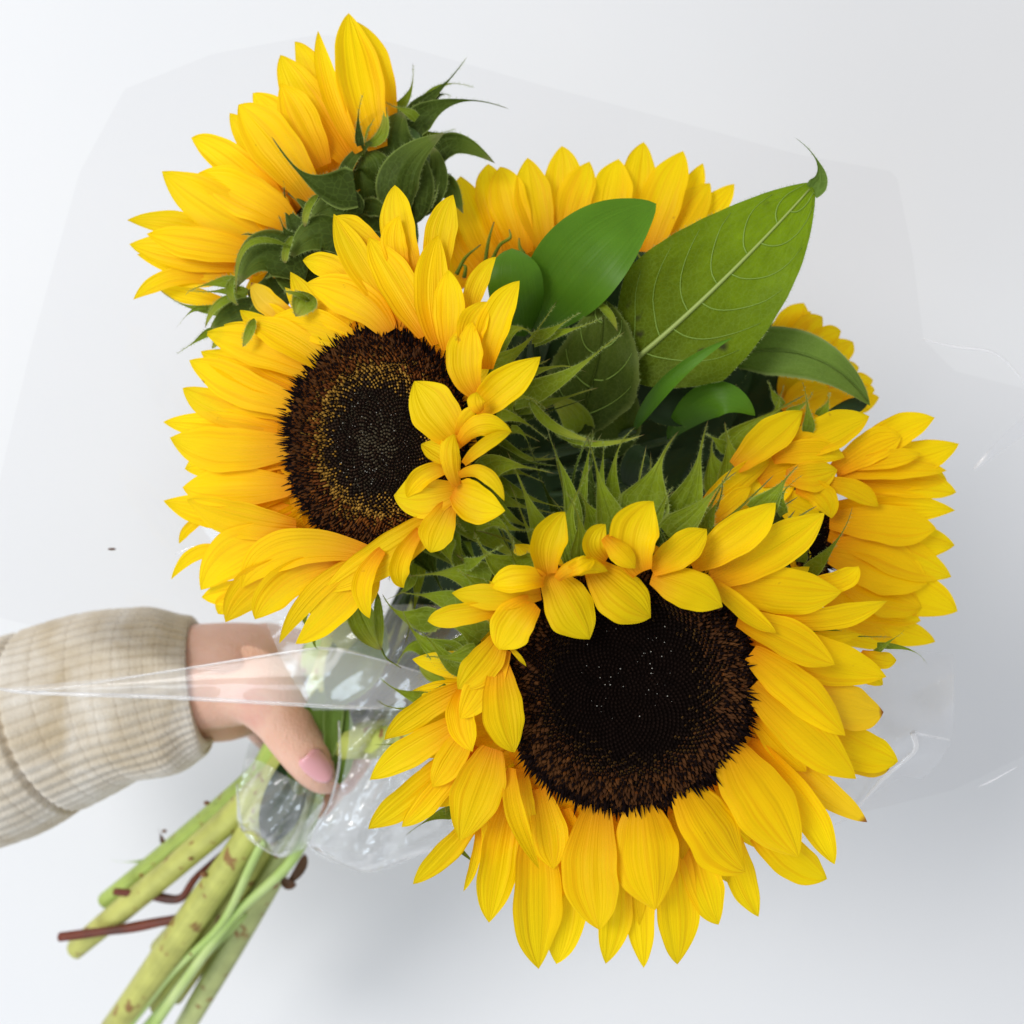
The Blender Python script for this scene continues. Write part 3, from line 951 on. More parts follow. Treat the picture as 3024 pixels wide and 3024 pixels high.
rowsB = [
    (K4, 900, 130, 600, 10, 382, -82, 150, -4, -4, -4),
    (K4, 560, 1480, 430, 1550, 345, 1625, 140, -3, -5, -7),
    (K4, 700, 1430, 450, 1490, 250, 1530, 140, -2, -4, -6),
    (K4, 880, 330, 540, 190, 243, 78, 210, -3, -3, -4),
    (K4, 820, 480, 430, 420, 138, 290, 200, -4, -4, -5),
    (K4, 860, 420, 500, 290, 176, 130, 220, 0, 0, -2),
    (K4, 780, 570, 390, 520, 22, 498, 165, -3, -3, -5),
    (K4, 770, 720, 420, 720, 150, 760, 220, -2, -2, -4),
    (K4, 780, 640, 400, 660, 62, 585, 265, 1, 1, -1),
    (K4, 310, 1040, 190, 1110, 118, 1212, 60, -5, -6, -7, {'cup': 0.6}),
    (K4, 780, 1030, 380, 1020, 22, 962, 210, -3, -3, -4),
    (K4, 780, 870, 420, 880, 140, 870, 240, 0, 1, -2),
    (K4, 810, 1110, 480, 1060, 160, 950, 230, 2, 3, 0),
    (K4, 1000, 230, 620, 60, 270, -40, 220, 0, 0, -2),
    (K4, 450, 1290, 240, 1260, 72, 1425, 85, -3, -3, -4),
    (K4, 900, 1210, 500, 1240, 240, 1480, 270, 0, 1, -2, {'cup': 0.4}),
    (K4, 1000, 1340, 620, 1440, 383, 1672, 240, 1, 2, -1),
    (K4, 1220, 1270, 740, 1240, 488, 1475, 230, 8, 7, 4, {'cup': 0.4}),
    (K4, 1090, 1330, 760, 1440, 570, 1660, 210, 4, 5, 3, {'cup': 0.8}),
    (K4, 1260, 1340, 1060, 1590, 808, 1808, 190, 5, 5, 2, {'cup': 0.5}),
    (K4, 1270, 1290, 940, 1480, 705, 1800, 120, 7, 8, 4, {'twist': 0.5}),
    (K4, 1660, 1060, 1370, 1260, 950, 1500, 230, 8, 9, 7, {'cup': 0.3}),
    (K4, 1320, 1250, 1210, 1450, 1240, 1655, 125, 10, 11, 9, {'cup': 0.9}),
    (K4, 1540, 1130, 1420, 1330, 1445, 1472, 120, 10, 12, 9, {'cup': 0.8}),
    (K4, 1720, 980, 1640, 1130, 1597, 1262, 200, 9, 11, 10, {'cup': 0.5}),
    (K4, 1760, 900, 1560, 940, 1388, 920, 240, 9, 11, 8, {'cup': 0.35}),
    (K4, 1720, 760, 1550, 820, 1470, 940, 120, 12, 14, 10, {'cup': 0.9}),
    (K4, 1790, 640, 1640, 440, 1507, 250, 280, 9, 13, 11, {'cup': 0.3}),
    (K11, 1000, 560, 900, 480, 790, 420, 130, 13, 14, 11, {'cup': 0.7}),
    (K11, 1000, 670, 955, 500, 985, 365, 120, 14, 17, 14, {'cup': -0.8}),
    (K11, 985, 690, 1110, 750, 1285, 815, 250, 12, 12, 13, {'cup': 0.7}),
    (K11, 1010, 610, 1160, 600, 1280, 760, 90, 15, 18, 15, {'cup': -0.9}),
    (K11, 1010, 420, 1140, 310, 1325, 350, 130, 13, 15, 10, {'cup': -0.7}),
    (K11, 1040, 540, 1160, 430, 1320, 350, 80, 14, 15, 10, {'cup': 0.6}),
    (K5, 1120, 1420, 1250, 1310, 1488, 1100, 210, 8, 9, 6, {'cup': 0.8}),
    (K11, 1000, 370, 1050, 260, 1130, 200, 70, 13, 15, 14, {'cup': -0.7}),
    (K11, 1140, 235, 1110, 180, 1110, 115, 110, 15, 17, 15, {'cup': -0.6}),
    (K5, 560, 480, 420, 370, 270, 280, 130, -3, -3, -4),
    (K5, 750, 650, 655, 370, 640, 92, 215, -2, -2, -4),
    (K5, 700, 610, 630, 450, 655, 275, 150, 0, 1, 0),
    (K5, 430, 720, 260, 590, 88, 535, 150, -1, -1, -3),
    (K5, 560, 1010, 340, 880, 170, 780, 200, -1, -1, -3),
    (K5, 430, 1060, 190, 930, -116, 886, 190, 1, 1, -1, {'cup': 0.5}),
    (K5, 280, 1210, 20, 1010, -266, 886, 190, 1, 2, 0, {'cup': 0.5}),
    (K5, 700, 930, 450, 590, 270, 263, 180, 0, 1, -1, {'cup': 0.5}),
    (K5, 600, 960, 390, 750, 105, 668, 235, 3, 4, 1, {'cup': -0.3}),
    (K5, 900, 700, 895, 400, 970, 146, 185, 0, 1, 0, {'cup': 0.5}),
    (K5, 820, 980, 660, 690, 475, 402, 220, 4, 4, 2, {'cup': 0.5}),
    (K5, 1080, 910, 1110, 690, 1233, 520, 120, 3, 3, 1),
    (K5, 890, 1030, 840, 720, 890, 390, 210, 5, 6, 3, {'cup': 0.5}),
    (K5, 1170, 1180, 1220, 910, 1370, 658, 200, 6, 7, 4, {'cup': 0.7}),
    (K5, 950, 1070, 955, 840, 955, 592, 190, 7, 8, 6, {'cup': 0.5}),
    (K5, 1060, 1090, 1090, 930, 1178, 785, 170, 9, 9, 7, {'cup': 0.7}),
    (K5, 1110, 1320, 1050, 1120, 1100, 905, 220, 10, 12, 9, {'cup': 0.45}),
    (K6, 1030, 1860, 900, 1790, 785, 1664, 140, -6, -5, -5, {'mat': M['petal_brown'], 'cup': 0.6}),
]
petals(B, FB, rowsB, M['petal'])
rowsBb = [
    (K10, 330, 360, 700, 190, 1020, -5, 120, -20, -14, -12, {'hair': 90}),
    (K10, 260, 440, 360, 350, 540, 430, 110, -12, -10, -14),
    (K10, 430, 350, 570, 520, 830, 610, 60, -14, -14, -18, {'hair': 90, 'prof': 'lance'}),
    (K10, 560, 540, 800, 620, 1110, 565, 40, -18, -18, -16, {'hair': 70, 'prof': 'lance'}),
    (K10, 230, 450, 380, 480, 570, 548, 60, -9, -9, -12, {'hair': 50}),
    (K10, 320, 530, 390, 570, 438, 675, 36, -6, -6, -8, {'hair': 6}),
    (K10, 150, 790, 330, 740, 580, 805, 130, -8, -8, -10),
    (K10, 100, 1080, 260, 1090, 400, 1230, 100, -9, -9, -8, {'hair': 60}),
    (K10, 190, 1020, 320, 1120, 470, 1170, 80, -10, -10, -8, {'hair': 60}),
    (K11, 960, 800, 1000, 880, 1060, 940, 40, 3, 2, 0),
    (K11, 930, 990, 960, 1080, 1010, 1160, 90, -6, -6, -6),
    (K9, 280, 1400, 440, 1240, 580, 1250, 120, -14, -12, -14),
    (K9, 270, 1470, 470, 1350, 718, 1095, 100, -10, -8, -10, {'hair': 50}),
    (K9, 540, 1300, 690, 1230, 795, 1110, 60, -12, -10, -10, {'hair': 50}),
    (K9, 550, 1320, 760, 1240, 970, 1170, 60, -14, -12, -12, {'hair': 60}),
    (K4, 1150, 1500, 1220, 1700, 1315, 1840, 170, -12, -16, -18, {'prof': 'lance'}),
    (K4, 1290, 1500, 1300, 1700, 1312, 1840, 60, -12, -15, -18, {'prof': 'lance'}),
    (K4, 880, 1530, 850, 1660, 880, 1790, 70, -12, -14, -16),
    (K4, 930, 1600, 900, 1720, 870, 1850, 40, -12, -14, -16),
    (K4, 930, 1720, 920, 1820, 990, 1870, 22, -14, -16, -18, {'hair': 0}),
    (K4, 1500, 1280, 1400, 1330, 1330, 1420, 70, -8, -8, -9),
    (K4, 1500, 1400, 1440, 1490, 1340, 1550, 50, -6, -6, -8, {'hair': 4}),
]
petals(B, FB, rowsBb, M['bract'], name='bract', **BR)
clutter(B, FB, (-50, 75), 32, 300, (480, 680), -36, -16, 80, ('bract_dark', 'bract', 'bract'))
tube('tendril', B, [at(*nat(K4, 1312, 1830), 0.300), at(*nat(K4, 1345, 1890), 0.296), at(*nat(K4, 1430, 1945), 0.292)],
     [0.0004, 0.0003, 0.0002], M['bract'], sides=5)

# ---- upper left flower, seen from behind
C_ = empty('sunflower', 'top left sunflower seen from behind, its petals fanned up and left past dark green bracts', 'sunflower',
           FC.p(FC.cx, FC.cy, -10), 'sunflowers in the bouquet')
rowsC = [
    (K6, 1600, 720, 1530, 400, 1405, 130, 160, -4, -3, -4),
    (K6, 1530, 880, 1420, 480, 1360, 78, 270, 0, 1, -2, {'cup': 0.5}),
    (K6, 1330, 830, 1180, 480, 1038, 248, 160, -3, -2, -4),
    (K6, 1420, 900, 1260, 560, 1176, 182, 120, 3, 3, 1, {'cup': 0.7}),
    (K6, 1370, 960, 1130, 620, 955, 325, 240, 0, 1, -2),
    (K6, 1320, 1020, 1300, 800, 1250, 560, 260, -1, 0, -2),
    (K6, 1160, 990, 980, 740, 797, 543, 200, 0, 0, -3),
    (K6, 1210, 980, 1080, 720, 955, 492, 220, 3, 4, 2),
    (K6, 1100, 1150, 850, 900, 655, 668, 170, 0, 0, -3),
    (K6, 1140, 1180, 930, 880, 705, 620, 290, 4, 5, 2, {'cup': 0.5}),
    (K6, 1010, 1280, 700, 970, 428, 818, 190, -1, 0, -3),
    (K6, 1020, 1330, 760, 1160, 450, 1030, 260, 5, 6, 2, {'cup': 0.35}),
    (K6, 980, 1430, 600, 1240, 252, 1018, 270, 2, 3, 0),
    (K6, 960, 1380, 880, 1240, 760, 1120, 240, 2, 2, 1),
    (K6, 800, 1480, 430, 1350, 50, 1300, 150, -2, -1, -4),
    (K6, 830, 1500, 500, 1440, 165, 1385, 200, 4, 4, 1),
    (K6, 760, 1560, 400, 1500, 62, 1445, 200, 1, 1, -3),
    (K6, 800, 1600, 600, 1560, 400, 1540, 200, 0, 0, -1),
    (K6, 620, 1600, 430, 1570, 110, 1500, 170, -2, -2, -4),
    (K6, 600, 1660, 320, 1640, 88, 1770, 110, 0, 0, -2),
    (K6, 660, 1800, 430, 1740, 232, 1700, 110, -3, -3, -5),
    (K6, 640, 1640, 480, 1640, 260, 1660, 120, 1, 0, -2),
]
petals(C_, FC, rowsC, M['petal'])
DG = dict(prof='lance', cup=0.55, rib=0.03, hair=40)
rowsCb = [
    (K6, 1400, 1120, 1150, 1060, 888, 815, 200, 8, 9, 10, {'prof': 'bract'}),
    (K6, 1340, 1300, 1150, 1150, 1000, 1150, 220, 3, 4, 4, {'prof': 'leaf', 'hair': 0}),
    (K6, 1440, 1260, 1290, 1200, 1120, 1310, 220, 6, 8, 6, {'cup': -0.7}),
    (K6, 1180, 1150, 1120, 1230, 1100, 1340, 44, 10, 11, 9, {'prof': 'round', 'mat': M['bract']}),
    (K6, 1090, 1390, 1010, 1250, 972, 1060, 100, 6, 6, 6, {'prof': 'bract'}),
    (K6, 1040, 1430, 990, 1370, 940, 1270, 90, 6, 7, 6, {'prof': 'bract'}),
    (K6, 1330, 1500, 1180, 1370, 985, 1550, 240, 8, 10, 9, {'cup': -0.7}),
    (K6, 1030, 1390, 990, 1480, 985, 1555, 44, 12, 12, 11, {'prof': 'round', 'mat': M['bract']}),
    (K6, 980, 1480, 850, 1400, 722, 1372, 150, 4, 5, 5, {'prof': 'bract'}),
    (K6, 1100, 1650, 860, 1480, 700, 1700, 300, 8, 11, 10, {'cup': -0.9}),
    (K6, 1020, 1460, 760, 1450, 698, 1740, 40, 13, 14, 12, {'mat': M['bract'], 'cup': 0.3, 'prof': 'lance'}),
    (K6, 680, 1640, 660, 1730, 710, 1805, 46, 12, 12, 11, {'mat': M['bract']}),
    (K6, 700, 1670, 540, 1670, 385, 1725, 60, 6, 5, 4, {'prof': 'bract', 'mat': M['bract']}),
    (K6, 760, 1740, 600, 1720, 400, 1730, 60, 5, 4, 3, {'prof': 'bract', 'mat': M['bract']}),
    (K6, 700, 1840, 440, 1810, 232, 1735, 60, 3, 2, 2, {'prof': 'bract', 'mat': M['bract']}),
    (K6, 520, 1820, 420, 1850, 365, 1945, 24, 3, 2, 1, {'prof': 'bract', 'mat': M['bract'], 'hair': 6}),
    (K6, 730, 1750, 590, 1800, 510, 1940, 50, 9, 9, 7, {'mat': M['bract'], 'prof': 'lance'}),
    (K6, 860, 1800, 700, 1850, 540, 1950, 150, 6, 6, 4, {'prof': 'leaf'}),
    (K6, 1000, 1900, 860, 1850, 780, 1900, 160, 7, 8, 6, {'prof': 'leaf'}),
    (K6, 1140, 1740, 1090, 1800, 1045, 1870, 150, 25, 27, 27, {'mat': M['bract'], 'hair': 60}),
    (K6, 1130, 1780, 1060, 1740, 970, 1720, 30, 26, 29, 29, {'mat': M['bract'], 'hair': 30}),
    (K6, 1200, 1640, 1080, 1640, 900, 1560, 260, 4, 4, 3, {'prof': 'leaf', 'hair': 0}),
    (K6, 1000, 1680, 900, 1740, 760, 1720, 240, 2, 2, 2, {'prof': 'leaf', 'hair': 0}),
    (K6, 560, 1950, 450, 2010, 330, 2080, 36, 8, 8, 7, {'prof': 'bract', 'mat': M['bract']}),
    (K6, 640, 1950, 590, 2010, 550, 2060, 46, 8, 8, 7, {'mat': M['bract']}),
    (K6, 800, 1880, 770, 1970, 732, 2050, 60, 18, 20, 19, {'mat': M['bract'], 'prof': 'lance'}),
]
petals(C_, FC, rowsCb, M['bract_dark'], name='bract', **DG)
FC2 = Flower(1010, 700, 0.288, 0, 0)
ring_petals(C_, Flower(1010, 720, 0.283), 200, 170, 16, 120, 120, (0, -2, -4), M['petal'], arc=(150, 300))
head_back(C_, Flower(1000, 690, 0.284, 0, 0), 230, 190, depth=0.012, lean=(40, 60))
whole_stem(C_, [(640, 470, 0.276), (700, 700, 0.255), (640, 1100, 0.215), (525, 1400, 0.186), (445, 1500, 0.162), (200, 1700, 0.128)],
           [0.008, 0.007, 0.006, 0.0052, 0.0050, 0.0045], M['stem_bright'], knob=0.09)

# ---- closed green bud
U = empty('sunflower_bud', 'closed dark green sunflower bud with long curling bracts, right of the top left sunflower', 'flower bud',
          FU.p(FU.cx, FU.cy, -5))


def ellipsoid(name, parent, c, r, mat, seg=20, rings=12, ridge=0.0):
    vs, fs = [], []
    for i in range(rings + 1):
        f = math.pi * i / rings
        for j in range(seg):
            t = 2 * math.pi * j / seg
            k_ = 1 + ridge * math.cos(5 * t)
            vs.append(np.array(c) + np.array([r[0] * k_ * math.sin(f) * math.cos(t), r[1] * math.cos(f), r[2] * k_ * math.sin(f) * math.sin(t)]))
    for i in range(rings):
        for j in range(seg):
            fs.append((i * seg + j, i * seg + (j + 1) % seg, (i + 1) * seg + (j + 1) % seg, (i + 1) * seg + j))
    return mesh_obj(name, vs, fs, mat, parent)


ellipsoid('bud_core', U, FU.p(*nat(K6, 1680, 980), -4), (0.0115, 0.0150, 0.009), M['receptacle'], ridge=0.03)
rowsU = [
    (K6, 1640, 1290, 1480, 1060, 1400, 860, 280, 3, 7, 5, {'prof': 'leaf', 'cup': -0.5}),
    (K6, 1480, 1100, 1500, 980, 1430, 880, 220, 5, 9, 6, {'prof': 'leaf', 'cup': -0.5}),
    (K6, 1420, 1230, 1340, 1010, 1560, 795, 90, 8, 10, 9, {'cup': 0.4}),
    (K6, 1700, 1000, 1620, 820, 1690, 660, 250, 5, 7, 4, {'prof': 'leaf', 'cup': -0.5}),
    (K6, 1700, 1300, 1660, 1020, 1925, 785, 260, 7, 11, 10, {'cup': -0.5}),
    (K6, 1760, 1320, 1760, 1080, 1760, 860, 210, 4, 7, 5, {'prof': 'leaf', 'cup': -0.5}),
    (K6, 1800, 1280, 1880, 1060, 1850, 860, 130, 2, 4, 3, {'prof': 'leaf', 'cup': -0.5}),
    (K6, 1450, 930, 1440, 780, 1560, 640, 70, 8, 9, 8, {'mat': M['bract']}),
    (K6, 1460, 850, 1560, 790, 1570, 610, 70, 9, 10, 9, {'mat': M['bract']}),
    (K6, 1430, 860, 1420, 720, 1465, 545, 40, 12, 14, 14, {'prof': 'bract'}),
    (KB, 1370, 560, 1450, 450, 1500, 318, 44, 0, 0, 0, {'prof': 'bract', 'mat': M['bract']}),
    (KB, 1440, 580, 1580, 440, 1687, 268, 70, 0, 1, 2, {'prof': 'bract'}),
    (KB, 1520, 520, 1610, 430, 1778, 432, 40, 0, 0, 0, {'prof': 'bract', 'mat': M['bract']}),
    (KB, 1560, 500, 1600, 470, 1648, 487, 24, 0, 0, 0, {'prof': 'bract'}),
    (KB, 1460, 640, 1640, 520, 1935, 543, 110, 1, 2, 0, {'prof': 'bract'}),
    (KB, 1480, 590, 1400, 540, 1310, 525, 40, 6, 7, 6, {'prof': 'bract', 'mat': M['bract']}),
    (KB, 1500, 670, 1580, 660, 1680, 636, 30, 0, 0, 0, {'prof': 'bract', 'mat': M['bract']}),
    (KB, 1570, 850, 1660, 715, 1870, 812, 120, 1, 3, 0, {'mat': M['bract_dark']}),
    (KB, 1560, 940, 1630, 930, 1710, 1060, 120, -2, 0, -4),
    (KB, 1500, 1080, 1520, 960, 1590, 850, 120, 3, 4, 3, {'prof': 'leaf'}),
    (KB, 1330, 1130, 1250, 1100, 1160, 1100, 90, 5, 8, 6),
    (KB, 1200, 1050, 1270, 1030, 1340, 1090, 90, 7, 9, 6, {'hair': 60}),
]
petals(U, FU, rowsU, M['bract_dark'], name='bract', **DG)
whole_stem(U, [(745, 400, 0.268), (760, 620, 0.245), (680, 1100, 0.205), (560, 1410, 0.182), (475, 1590, 0.160), (300, 1790, 0.128)],
           [0.005, 0.005, 0.005, 0.0045, 0.0045, 0.0042], M['stem'], knob=0.09)

# ---- upper middle flower behind the leaves
D = empty('sunflower', 'sunflower at the top centre, its fan of petals standing up behind the smooth green leaf', 'sunflower',
          FD.p(FD.cx, FD.cy, -10), 'sunflowers in the bouquet')
rowsD = [
    (K9, 250, 940, 140, 760, 30, 600, 220, -4, -4, -6),
    (K9, 150, 1000, 90, 800, 60, 560, 160, -4, -4, -6),
    (K9, 320, 860, 210, 600, 130, 340, 250, 0, 0, -3),
    (K9, 420, 820, 320, 520, 275, 268, 220, -1, -1, -4),
    (K9, 500, 800, 420, 520, 350, 285, 230, 1, 2, -1, {'cup': 0.5}),
    (K9, 620, 780, 560, 500, 513, 232, 215, 3, 3, 0, {'cup': 0.5}),
    (K9, 740, 760, 730, 430, 715, 162, 220, -2, -2, -4),
    (K9, 730, 740, 790, 480, 882, 253, 210, 2, 2, -1),
    (K9, 960, 720, 1000, 470, 1050, 238, 240, 1, 2, -1, {'cup': 0.5}),
    (K9, 1110, 720, 1160, 400, 1198, 138, 200, -2, -1, -3),
    (K9, 1200, 840, 1310, 500, 1440, 192, 250, 1, 2, -1, {'cup': 0.5}),
    (K9, 1300, 800, 1450, 480, 1555, 266, 130, -3, -3, -4),
    (K9, 1280, 880, 1440, 600, 1600, 385, 210, 2, 2, 0),
    (K9, 1340, 860, 1550, 590, 1732, 382, 160, -1, 0, -2),
    (K9, 1180, 860, 1230, 640, 1260, 480, 220, 0, 1, 0),
    (K9, 850, 760, 860, 600, 880, 460, 240, 0, 0, 0),
]
petals(D, FD, rowsD, M['petal'])
for pts in ([(300, 850), (350, 750), (412, 705), (408, 655)], [(265, 850), (285, 720), (318, 610)], [(95, 920), (150, 820), (240, 745)],
            [(140, 940), (150, 880), (130, 860)], [(495, 800), (470, 760), (465, 705)], [(1280, 850), (1200, 840), (1160, 790)],
            [(1240, 850), (1260, 800), (1310, 790)]):
    tube('dry_bract', D, [FD.p(*nat(K9, *p), 9) for p in pts], [0.0008] + [0.0006] * (len(pts) - 2) + [0.0002], M['bract'], sides=5)
head_back(D, Flower(1690, 800, 0.262, 0, 0), 260, 90, depth=0.012)
ring_petals(D, Flower(1690, 820, 0.262), 260, 60, 14, 120, 100, (0, 0, 0), M['petal'], arc=(190, 350))
whole_stem(D, [(1080, 530, 0.250), (1000, 760, 0.225), (760, 1200, 0.195), (585, 1430, 0.178), (500, 1600, 0.158), (300, 1900, 0.118)],
           [0.007, 0.007, 0.006, 0.0052, 0.0052, 0.005], M['stem'], knob=0.09)

# ---- right flower facing the right edge
E = empty('sunflower', 'right-hand sunflower seen from its side, facing the right edge behind the big front one', 'sunflower',
          FE.p(FE.cx, FE.cy, -15), 'sunflowers in the bouquet')
rowsE = [
    (K7, 1000, 1030, 1260, 860, 1520, 765, 190, -4, -4, -6),
    (K7, 1000, 1020, 1350, 1010, 1660, 915, 200, -6, -6, -9),
    (K7, 640, 960, 880, 860, 1137, 762, 220, 1, 2, 0, {'cup': 0.4}),
    (K7, 930, 1080, 1150, 940, 1322, 880, 190, -2, -1, -3),
    (K7, 1000, 1060, 1250, 1010, 1440, 985, 110, -2, -1, -3),
    (K7, 940, 1100, 1250, 1060, 1590, 1080, 150, -3, -3, -6),
    (K7, 960, 1140, 1340, 1150, 1648, 1212, 190, -7, -7, -10),
    (K7, 1000, 1120, 1350, 1090, 1595, 1130, 190, -8, -8, -10),
    (K7, 940, 1130, 1200, 1200, 1400, 1290, 160, -8, -8, -10),
    (K7, 860, 1150, 1040, 1190, 1192, 1290, 120, 2, 2, 0),
    (K7, 340, 1060, 530, 900, 742, 728, 200, 3, 4, 2, {'cup': 0.4}),
    (K7, 560, 1010, 780, 960, 988, 1005, 150, 2, 3, 1),
    (K7, 480, 1140, 650, 1060, 830, 1010, 220, 0, 0, -1),
    (K7, 640, 1110, 800, 1110, 947, 1080, 180, 3, 4, 2),
    (K7, 150, 1310, 340, 1150, 557, 1018, 160, 2, 3, 0),
    (K7, 200, 1370, 470, 1220, 720, 1090, 260, -1, 0, -1),
    (K7, 210, 1370, 320, 1260, 437, 1180, 110, 4, 5, 3),
    (K7, 560, 1230, 700, 1290, 840, 1350, 190, 0, 0, -1),
    (K7, 700, 1180, 860, 1230, 915, 1362, 150, 2, 3, 1),
    (K7, 900, 1300, 1280, 1290, 1642, 1312, 170, -7, -7, -10),
    (K7, 900, 1370, 1240, 1400, 1530, 1412, 230, -3, -3, -5),
    (K7, 920, 1450, 1330, 1490, 1638, 1520, 210, -9, -8, -11),
    (K7, 900, 1440, 1280, 1560, 1620, 1705, 240, -5, -5, -8),
    (K7, 900, 1560, 1200, 1640, 1480, 1740, 320, -4, -4, -6),
    (K7, 960, 1620, 1340, 1770, 1655, 1912, 260, -7, -7, -10),
    (K7, 960, 1700, 1200, 1800, 1440, 1900, 300, -5, -5, -7),
    (K3, 1060, 740, 1350, 790, 1640, 860, 200, -6, -6, -8),
    (K3, 1080, 830, 1440, 900, 1727, 985, 170, -9, -9, -11),
    (K3, 1000, 850, 1250, 930, 1500, 1000, 180, -7, -8, -10),
    (K3, 900, 560, 920, 480, 960, 400, 120, -4, -4, -4),
]
petals(E, FE, rowsE, M['petal'])
FEd = Flower(2400, 1590, 0.288, -0.5, 0.0)
disc(E, FEd, 62, 130, 500, kinds_dark, drops=0, dome=0.003, rise=0.001)
head_back(E, Flower(2330, 1560, 0.280, 0, 0), 110, 170, depth=0.014, lean=(-60, 0))
rowsEb = [
    (K7, 330, 1180, 310, 960, 285, 790, 150, -2, 0, 2, {'prof': 'bract'}),
    (K7, 320, 1000, 470, 800, 690, 570, 200, -6, -4, -4),
    (K7, 300, 960, 220, 900, 160, 870, 60, -2, 0, 0),
    (K7, 560, 820, 600, 700, 640, 570, 60, -6, -4, -4),
    (K7, 650, 740, 740, 690, 817, 618, 40, -2, 0, 0),
    (K7, 770, 850, 775, 720, 738, 545, 60, 2, 4, 5),
    (K7, 840, 760, 880, 690, 892, 612, 60, -2, 0, 0),
    (K7, 260, 1200, 210, 1020, 170, 900, 160, -8, -6, -6),
    (K7, 620, 700, 560, 620, 540, 540, 50, -10, -8, -6),
    (K7, 400, 720, 380, 640, 370, 560, 40, -14, -12, -10),
]
petals(E, FE, rowsEb, M['bract'], name='bract', **BR)
whole_stem(E, [(1480, 1000, 0.272), (1330, 1080, 0.250), (900, 1260, 0.212), (610, 1440, 0.184), (545, 1600, 0.162), (345, 1945, 0.112)],
           [0.008, 0.0075, 0.0065, 0.0058, 0.0056, 0.0054], M['stem_olive'], knob=0.09)

# ---- far right flower
F_ = empty('sunflower', 'far right sunflower mostly hidden, its short petals peeking out above the bent grey-green leaf', 'sunflower',
           FF.p(FF.cx, FF.cy, -10), 'sunflowers in the bouquet')
rowsF = [
    (K7, 540, 420, 660, 230, 740, 85, 200, 0, 0, -2),
    (K7, 620, 440, 740, 270, 857, 168, 170, 1, 1, -1),
    (K7, 560, 330, 650, 260, 790, 140, 160, -1, -1, -3),
    (K7, 720, 420, 850, 310, 967, 255, 160, 1, 1, -1),
    (K7, 780, 500, 930, 390, 1042, 323, 160, 0, 0, -2),
    (K7, 850, 600, 970, 500, 1074, 470, 130, -1, -1, -3),
    (K7, 880, 650, 1040, 570, 1156, 542, 120, 0, 0, -2),
    (K7, 880, 690, 1050, 630, 1167, 606, 120, 0, 0, -2),
    (K7, 880, 740, 1060, 690, 1193, 648, 120, 1, 1, -1),
    (K7, 640, 740, 760, 640, 900, 600, 200, 3, 4, 3),
    (K7, 700, 780, 900, 700, 1130, 720, 200, 2, 3, 2),
    (K7, 640, 660, 700, 560, 800, 500, 200, 1, 2, 1),
]
petals(F_, FF, rowsF, M['petal'])
head_back(F_, Flower(2330, 1160, 0.250, 0, 0), 90, 110, depth=0.012, lean=(-50, 20))
whole_stem(F_, [(1460, 750, 0.240), (1260, 900, 0.222), (860, 1220, 0.192), (600, 1460, 0.174), (520, 1620, 0.152), (330, 1880, 0.115)],
           [0.007, 0.0065, 0.006, 0.005, 0.0048, 0.0045], M['stem'], knob=0.09)


# ------------------------------------------------------------------ leaves between the flowers
def leaf_thing(label, k, b, m, t, w, zz, mat, stem_to=None, veins=0, group=None, name='leaf_sprig', cat='leaf', midrib=True,
               rib_mat=None, rib_r=(0.0007, 0.0002), **kw):
    z0 = zz[0]
    fl = Flower(1512, 1512, z0)
    bn = nat(k, *b)
    root = empty(name, label, cat, at(bn[0], bn[1], z0), group)
    rel = tuple((q - z0) * 1000 for q in zz)
    o, surf = blade('leaf_blade', root, fl, k, b, m, t, w, rel, mat=mat, nu=16, nv=34, **kw)
    rib_mat = rib_mat or M['vein']
    if midrib:
        pts = [surf(0, v, 0.0003) for v in np.linspace(0.01, 0.97, 12)]
        tube('midrib', o, pts, [rib_r[0] + (rib_r[1] - rib_r[0]) * i / 11 for i in range(12)], rib_mat, sides=6, n=2)
    for i in range(veins):
        v0 = 0.10 + 0.74 * i / max(1, veins - 1)
        for side in (-1, 1):
            vv0 = v0 + 0.03 * side
            pts = []
            for q in np.linspace(0, 1, 7):
                s_ = side * 0.86 * q ** 0.9
                v_ = min(0.97, vv0 + 0.26 * q ** 1.7 * (1 - 0.4 * v0) + 0.02 * q + 0.010 * math.sin(7 * q + i * 1.7 + side) * q)
                pts.append(surf(s_, v_, 0.00015))
            tube('side_vein', o, pts, [0.00027 * (1 - 0.75 * q) for q in np.linspace(0, 1, 7)], M['vein_dim'], sides=5, n=2)
    if stem_to:
        pts = [at(bn[0], bn[1], z0)] + [P3(u_, v_, z_ - 0.02 if z_ > 0.21 else z_) for u_, v_, z_ in stem_to]
        tube('leaf_stalk', root, pts, [0.0013] * len(pts), M['stalk_dark'], sides=7, n=5)
    return root


leaf_thing('largest leaf, yellow-green with a pale midrib and curled tip, pointing to the upper right',
           KC, (735, 1030), (1120, 690), (1528, 262), 600, (0.286, 0.300, 0.300), M['leaf_under'], veins=6,
           stem_to=[(1100, 830, 0.25), (900, 1180, 0.205), (600, 1450, 0.172)], prof='broad', cup=0.22, rib=0.010, ruf=0.035,
           serr=0.02, hair=160, rib_r=(0.0010, 0.0003), name='sunflower_leaf')
lf = bpy.data.objects['sunflower_leaf']
blade('curled_tip', lf, Flower(1512, 1512, 0.300), KC, (1512, 300), (1545, 205), (1434, 92), 62, (0, 2, 4), mat=M['leaf_grey'],
      prof='bract', cup=0.7, hair=20)
blade('leaf_base_filler', lf, Flower(1512, 1512, 0.280), KC, (760, 1050), (1000, 1120), (1280, 930), 260, (-2, -3, -1), mat=M['leaf_shaded'],
      prof='leaf', cup=0.3, hair=40)  # dark blade added to bury the tapered leaf base in shade
